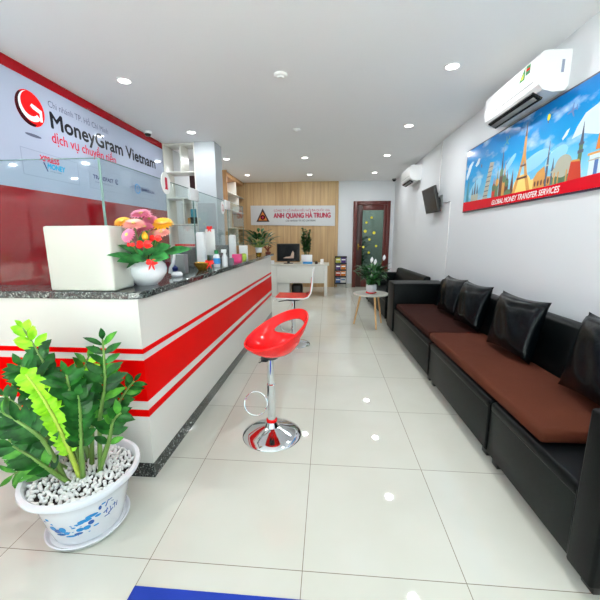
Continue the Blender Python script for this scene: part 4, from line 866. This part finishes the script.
mb.build('brush_lettering', parent=t, smooth=False, label='dark blue brush strokes')
# pebbles
rr = random.Random(2); mb = MB(); placed = []
for k in range(380):
    for tr in range(40):
        r_ = .200 * math.sqrt(rr.random()); a = rr.uniform(0, 2 * PI); x, y = r_ * math.cos(a), r_ * math.sin(a)
        if all((x - q[0]) ** 2 + (y - q[1]) ** 2 > .0145 ** 2 for q in placed): break
    placed.append((x, y)); b2 = bmesh.new(); bmesh.ops.create_icosphere(b2, subdivisions=2, radius=1)
    s_ = rr.uniform(.0075, .0105); Mx = Matrix.Translation((x, y, .239 + .012 * (1 - (r_ / .2) ** 2) + rr.uniform(0, .006))) @ Euler((rr.uniform(0, 3), rr.uniform(0, 3), rr.uniform(0, 3))).to_matrix().to_4x4() @ Matrix.Diagonal((s_ * 1.2, s_, s_ * .75, 1))
    bmesh.ops.transform(b2, matrix=Mx, verts=b2.verts); mb.merge(b2, K['pebble'])
o = mb.build('pebbles', loc=(PC.x, PC.y, .014), ang=180); tag(o, 'white pebbles covering the soil of the large plant pot', 'pebbles', None, 'stuff')
# stems, coordinates in the room
STEMS = [
    ([(-1.16, 1.30, .245), (-1.25, 1.33, .50), (-1.28, 1.33, .72), (-1.361, 1.33, .905)], 'mix', .070, .046, 15),
    ([(-1.07, 1.20, .245), (-1.075, 1.16, .45), (-1.115, 1.14, .64), (-1.175, 1.13, .775)], 'lime', .046, .042, 18),
    ([(-1.03, 1.27, .245), (-.995, 1.26, .50), (-.94, 1.25, .70), (-.928, 1.25, .885)], 'dark', .085, .036, 13),
    ([(-1.12, 1.18, .245), (-1.13, 1.12, .48), (-1.18, 1.09, .58), (-1.26, 1.08, .64)], 'dark', .085, .036, 10),
    ([(-1.05, 1.30, .245), (-1.0, 1.34, .42), (-.95, 1.35, .56), (-.874, 1.35, .655)], 'dark', .07, .032, 11),
    ([(-1.02, 1.24, .245), (-.93, 1.22, .44), (-.89, 1.2, .54), (-.84, 1.19, .59)], 'dark', .075, .036, 8),
    ([(-1.12, 1.25, .245), (-1.17, 1.21, .52), (-1.20, 1.2, .68), (-1.255, 1.19, .785)], 'dark', .095, .042, 10),
    ([(-1.06, 1.20, .245), (-1.0, 1.15, .48), (-.97, 1.13, .62), (-.96, 1.12, .70)], 'dark', .07, .042, 15),
    ([(-1.12, 1.32, .245), (-1.16, 1.35, .42), (-1.16, 1.36, .60), (-1.09, 1.36, .76)], 'limeup', .08, .035, 12),
    ([(-1.15, 1.25, .245), (-1.28, 1.24, .33), (-1.37, 1.24, .38), (-1.47, 1.24, .40)], 'dark', .085, .038, 9),
    ([(-1.09, 1.24, .245), (-1.08, 1.21, .50), (-1.065, 1.2, .66), (-1.067, 1.2, .75)], 'dark', .09, .038, 11),
    ([(-1.15, 1.30, .245), (-1.33, 1.33, .36), (-1.44, 1.35, .48), (-1.54, 1.35, .56)], 'dark', .095, .04, 10),
    ([(-1.14, 1.22, .245), (-1.22, 1.19, .30), (-1.30, 1.19, .31), (-1.37, 1.18, .275)], 'mid', .09, .032, 7),
    ([(-1.13, 1.30, .245), (-1.24, 1.32, .48), (-1.34, 1.34, .62), (-1.43, 1.34, .70)], 'dark', .09, .038, 10),
    ([(-1.08, 1.28, .245), (-1.06, 1.30, .48), (-1.02, 1.32, .64), (-1.0, 1.32, .72)], 'dark', .09, .038, 11),
    ([(-1.10, 1.18, .245), (-1.13, 1.12, .36), (-1.17, 1.09, .44), (-1.22, 1.07, .50)], 'dark', .075, .036, 9),
]
def bez(c, s):
    a = [Vector(p) for p in c]; u = s; 
    return a[0] * (1 - u) ** 3 + a[1] * 3 * u * (1 - u) ** 2 + a[2] * 3 * u * u * (1 - u) + a[3] * u ** 3
def catm(c, s):
    n = len(c) - 1; f = min(int(s * n), n - 1); u = s * n - f; a = [Vector(c[max(0, min(n, f + k))]) for k in (-1, 0, 1, 2)]
    return .5 * ((2 * a[1]) + (a[2] - a[0]) * u + (2 * a[0] - 5 * a[1] + 4 * a[2] - a[3]) * u * u + (3 * a[1] - a[0] - 3 * a[2] + a[3]) * u ** 3)
off = Vector((PC.x, PC.y, .014)); rr = random.Random(4)
camdir = Vector((1.1, -1.25, .75)).normalized()
for c, kind, LL, LW, n in STEMS:
    N = 14; pts = [catm(c, k / N) - off for k in range(N + 1)]
    st = MB().tube(pts, [.0115 - .008 * k / N for k in range(N + 1)], 8, K['stemlime'] if kind in ('lime',) else K['stem']).build('stem', parent=t, ang=80)
    mb = MB()
    n = n if kind in ('lime', 'mix') else max(6, round(n * .78))
    for q in range(n * 2 + 1):
        last = q == n * 2; f = .30 + .70 * (q // 2) / n if not last else 1.0
        if kind == 'lime': f = .28 + .72 * (q // 2) / n if not last else 1
        p = catm(c, min(f, 1)) - off; tg = (catm(c, min(f + .02, 1)) - catm(c, f - .04)).normalized()
        sidev = tg.cross(camdir).normalized(); sg = 1 if q % 2 else -1
        spread = .95 if not last else 0
        if kind == 'lime': spread *= 1.25
        d_ = tg * (.85 if kind != 'lime' else .55) + sidev * sg * spread + camdir * rr.uniform(-.1, .5) + Vector((rr.uniform(-.25, .25), rr.uniform(-.25, .25), rr.uniform(-.18, .18)))
        nn = camdir * 1.0 + tg * .4 - sidev * sg * rr.uniform(-.6, .7)
        k_ = .8 + .35 * math.sin(PI * min(1, (f - .2) / .8)); 
        mm = K['leaf']
        if kind == 'lime': mm = K['lime']
        elif kind == 'mid': mm = K['leaf2']
        elif kind == 'mix': mm = K['lime'] if f > .78 else K['leaf']
        elif kind == 'limeup': mm = K['lime'] if f > .5 and sg > 0 else K['leaf2'] if f > .5 else K['leaf']
        elif rr.random() < .10: mm = K['leaf2']
        mb.leaf(p, d_, nn, LL * k_ * rr.uniform(.75, 1.1), LW * k_ * rr.uniform(.8, 1.0), mm, .12, .12)
    mb.build('leaflets', parent=st, ang=180)
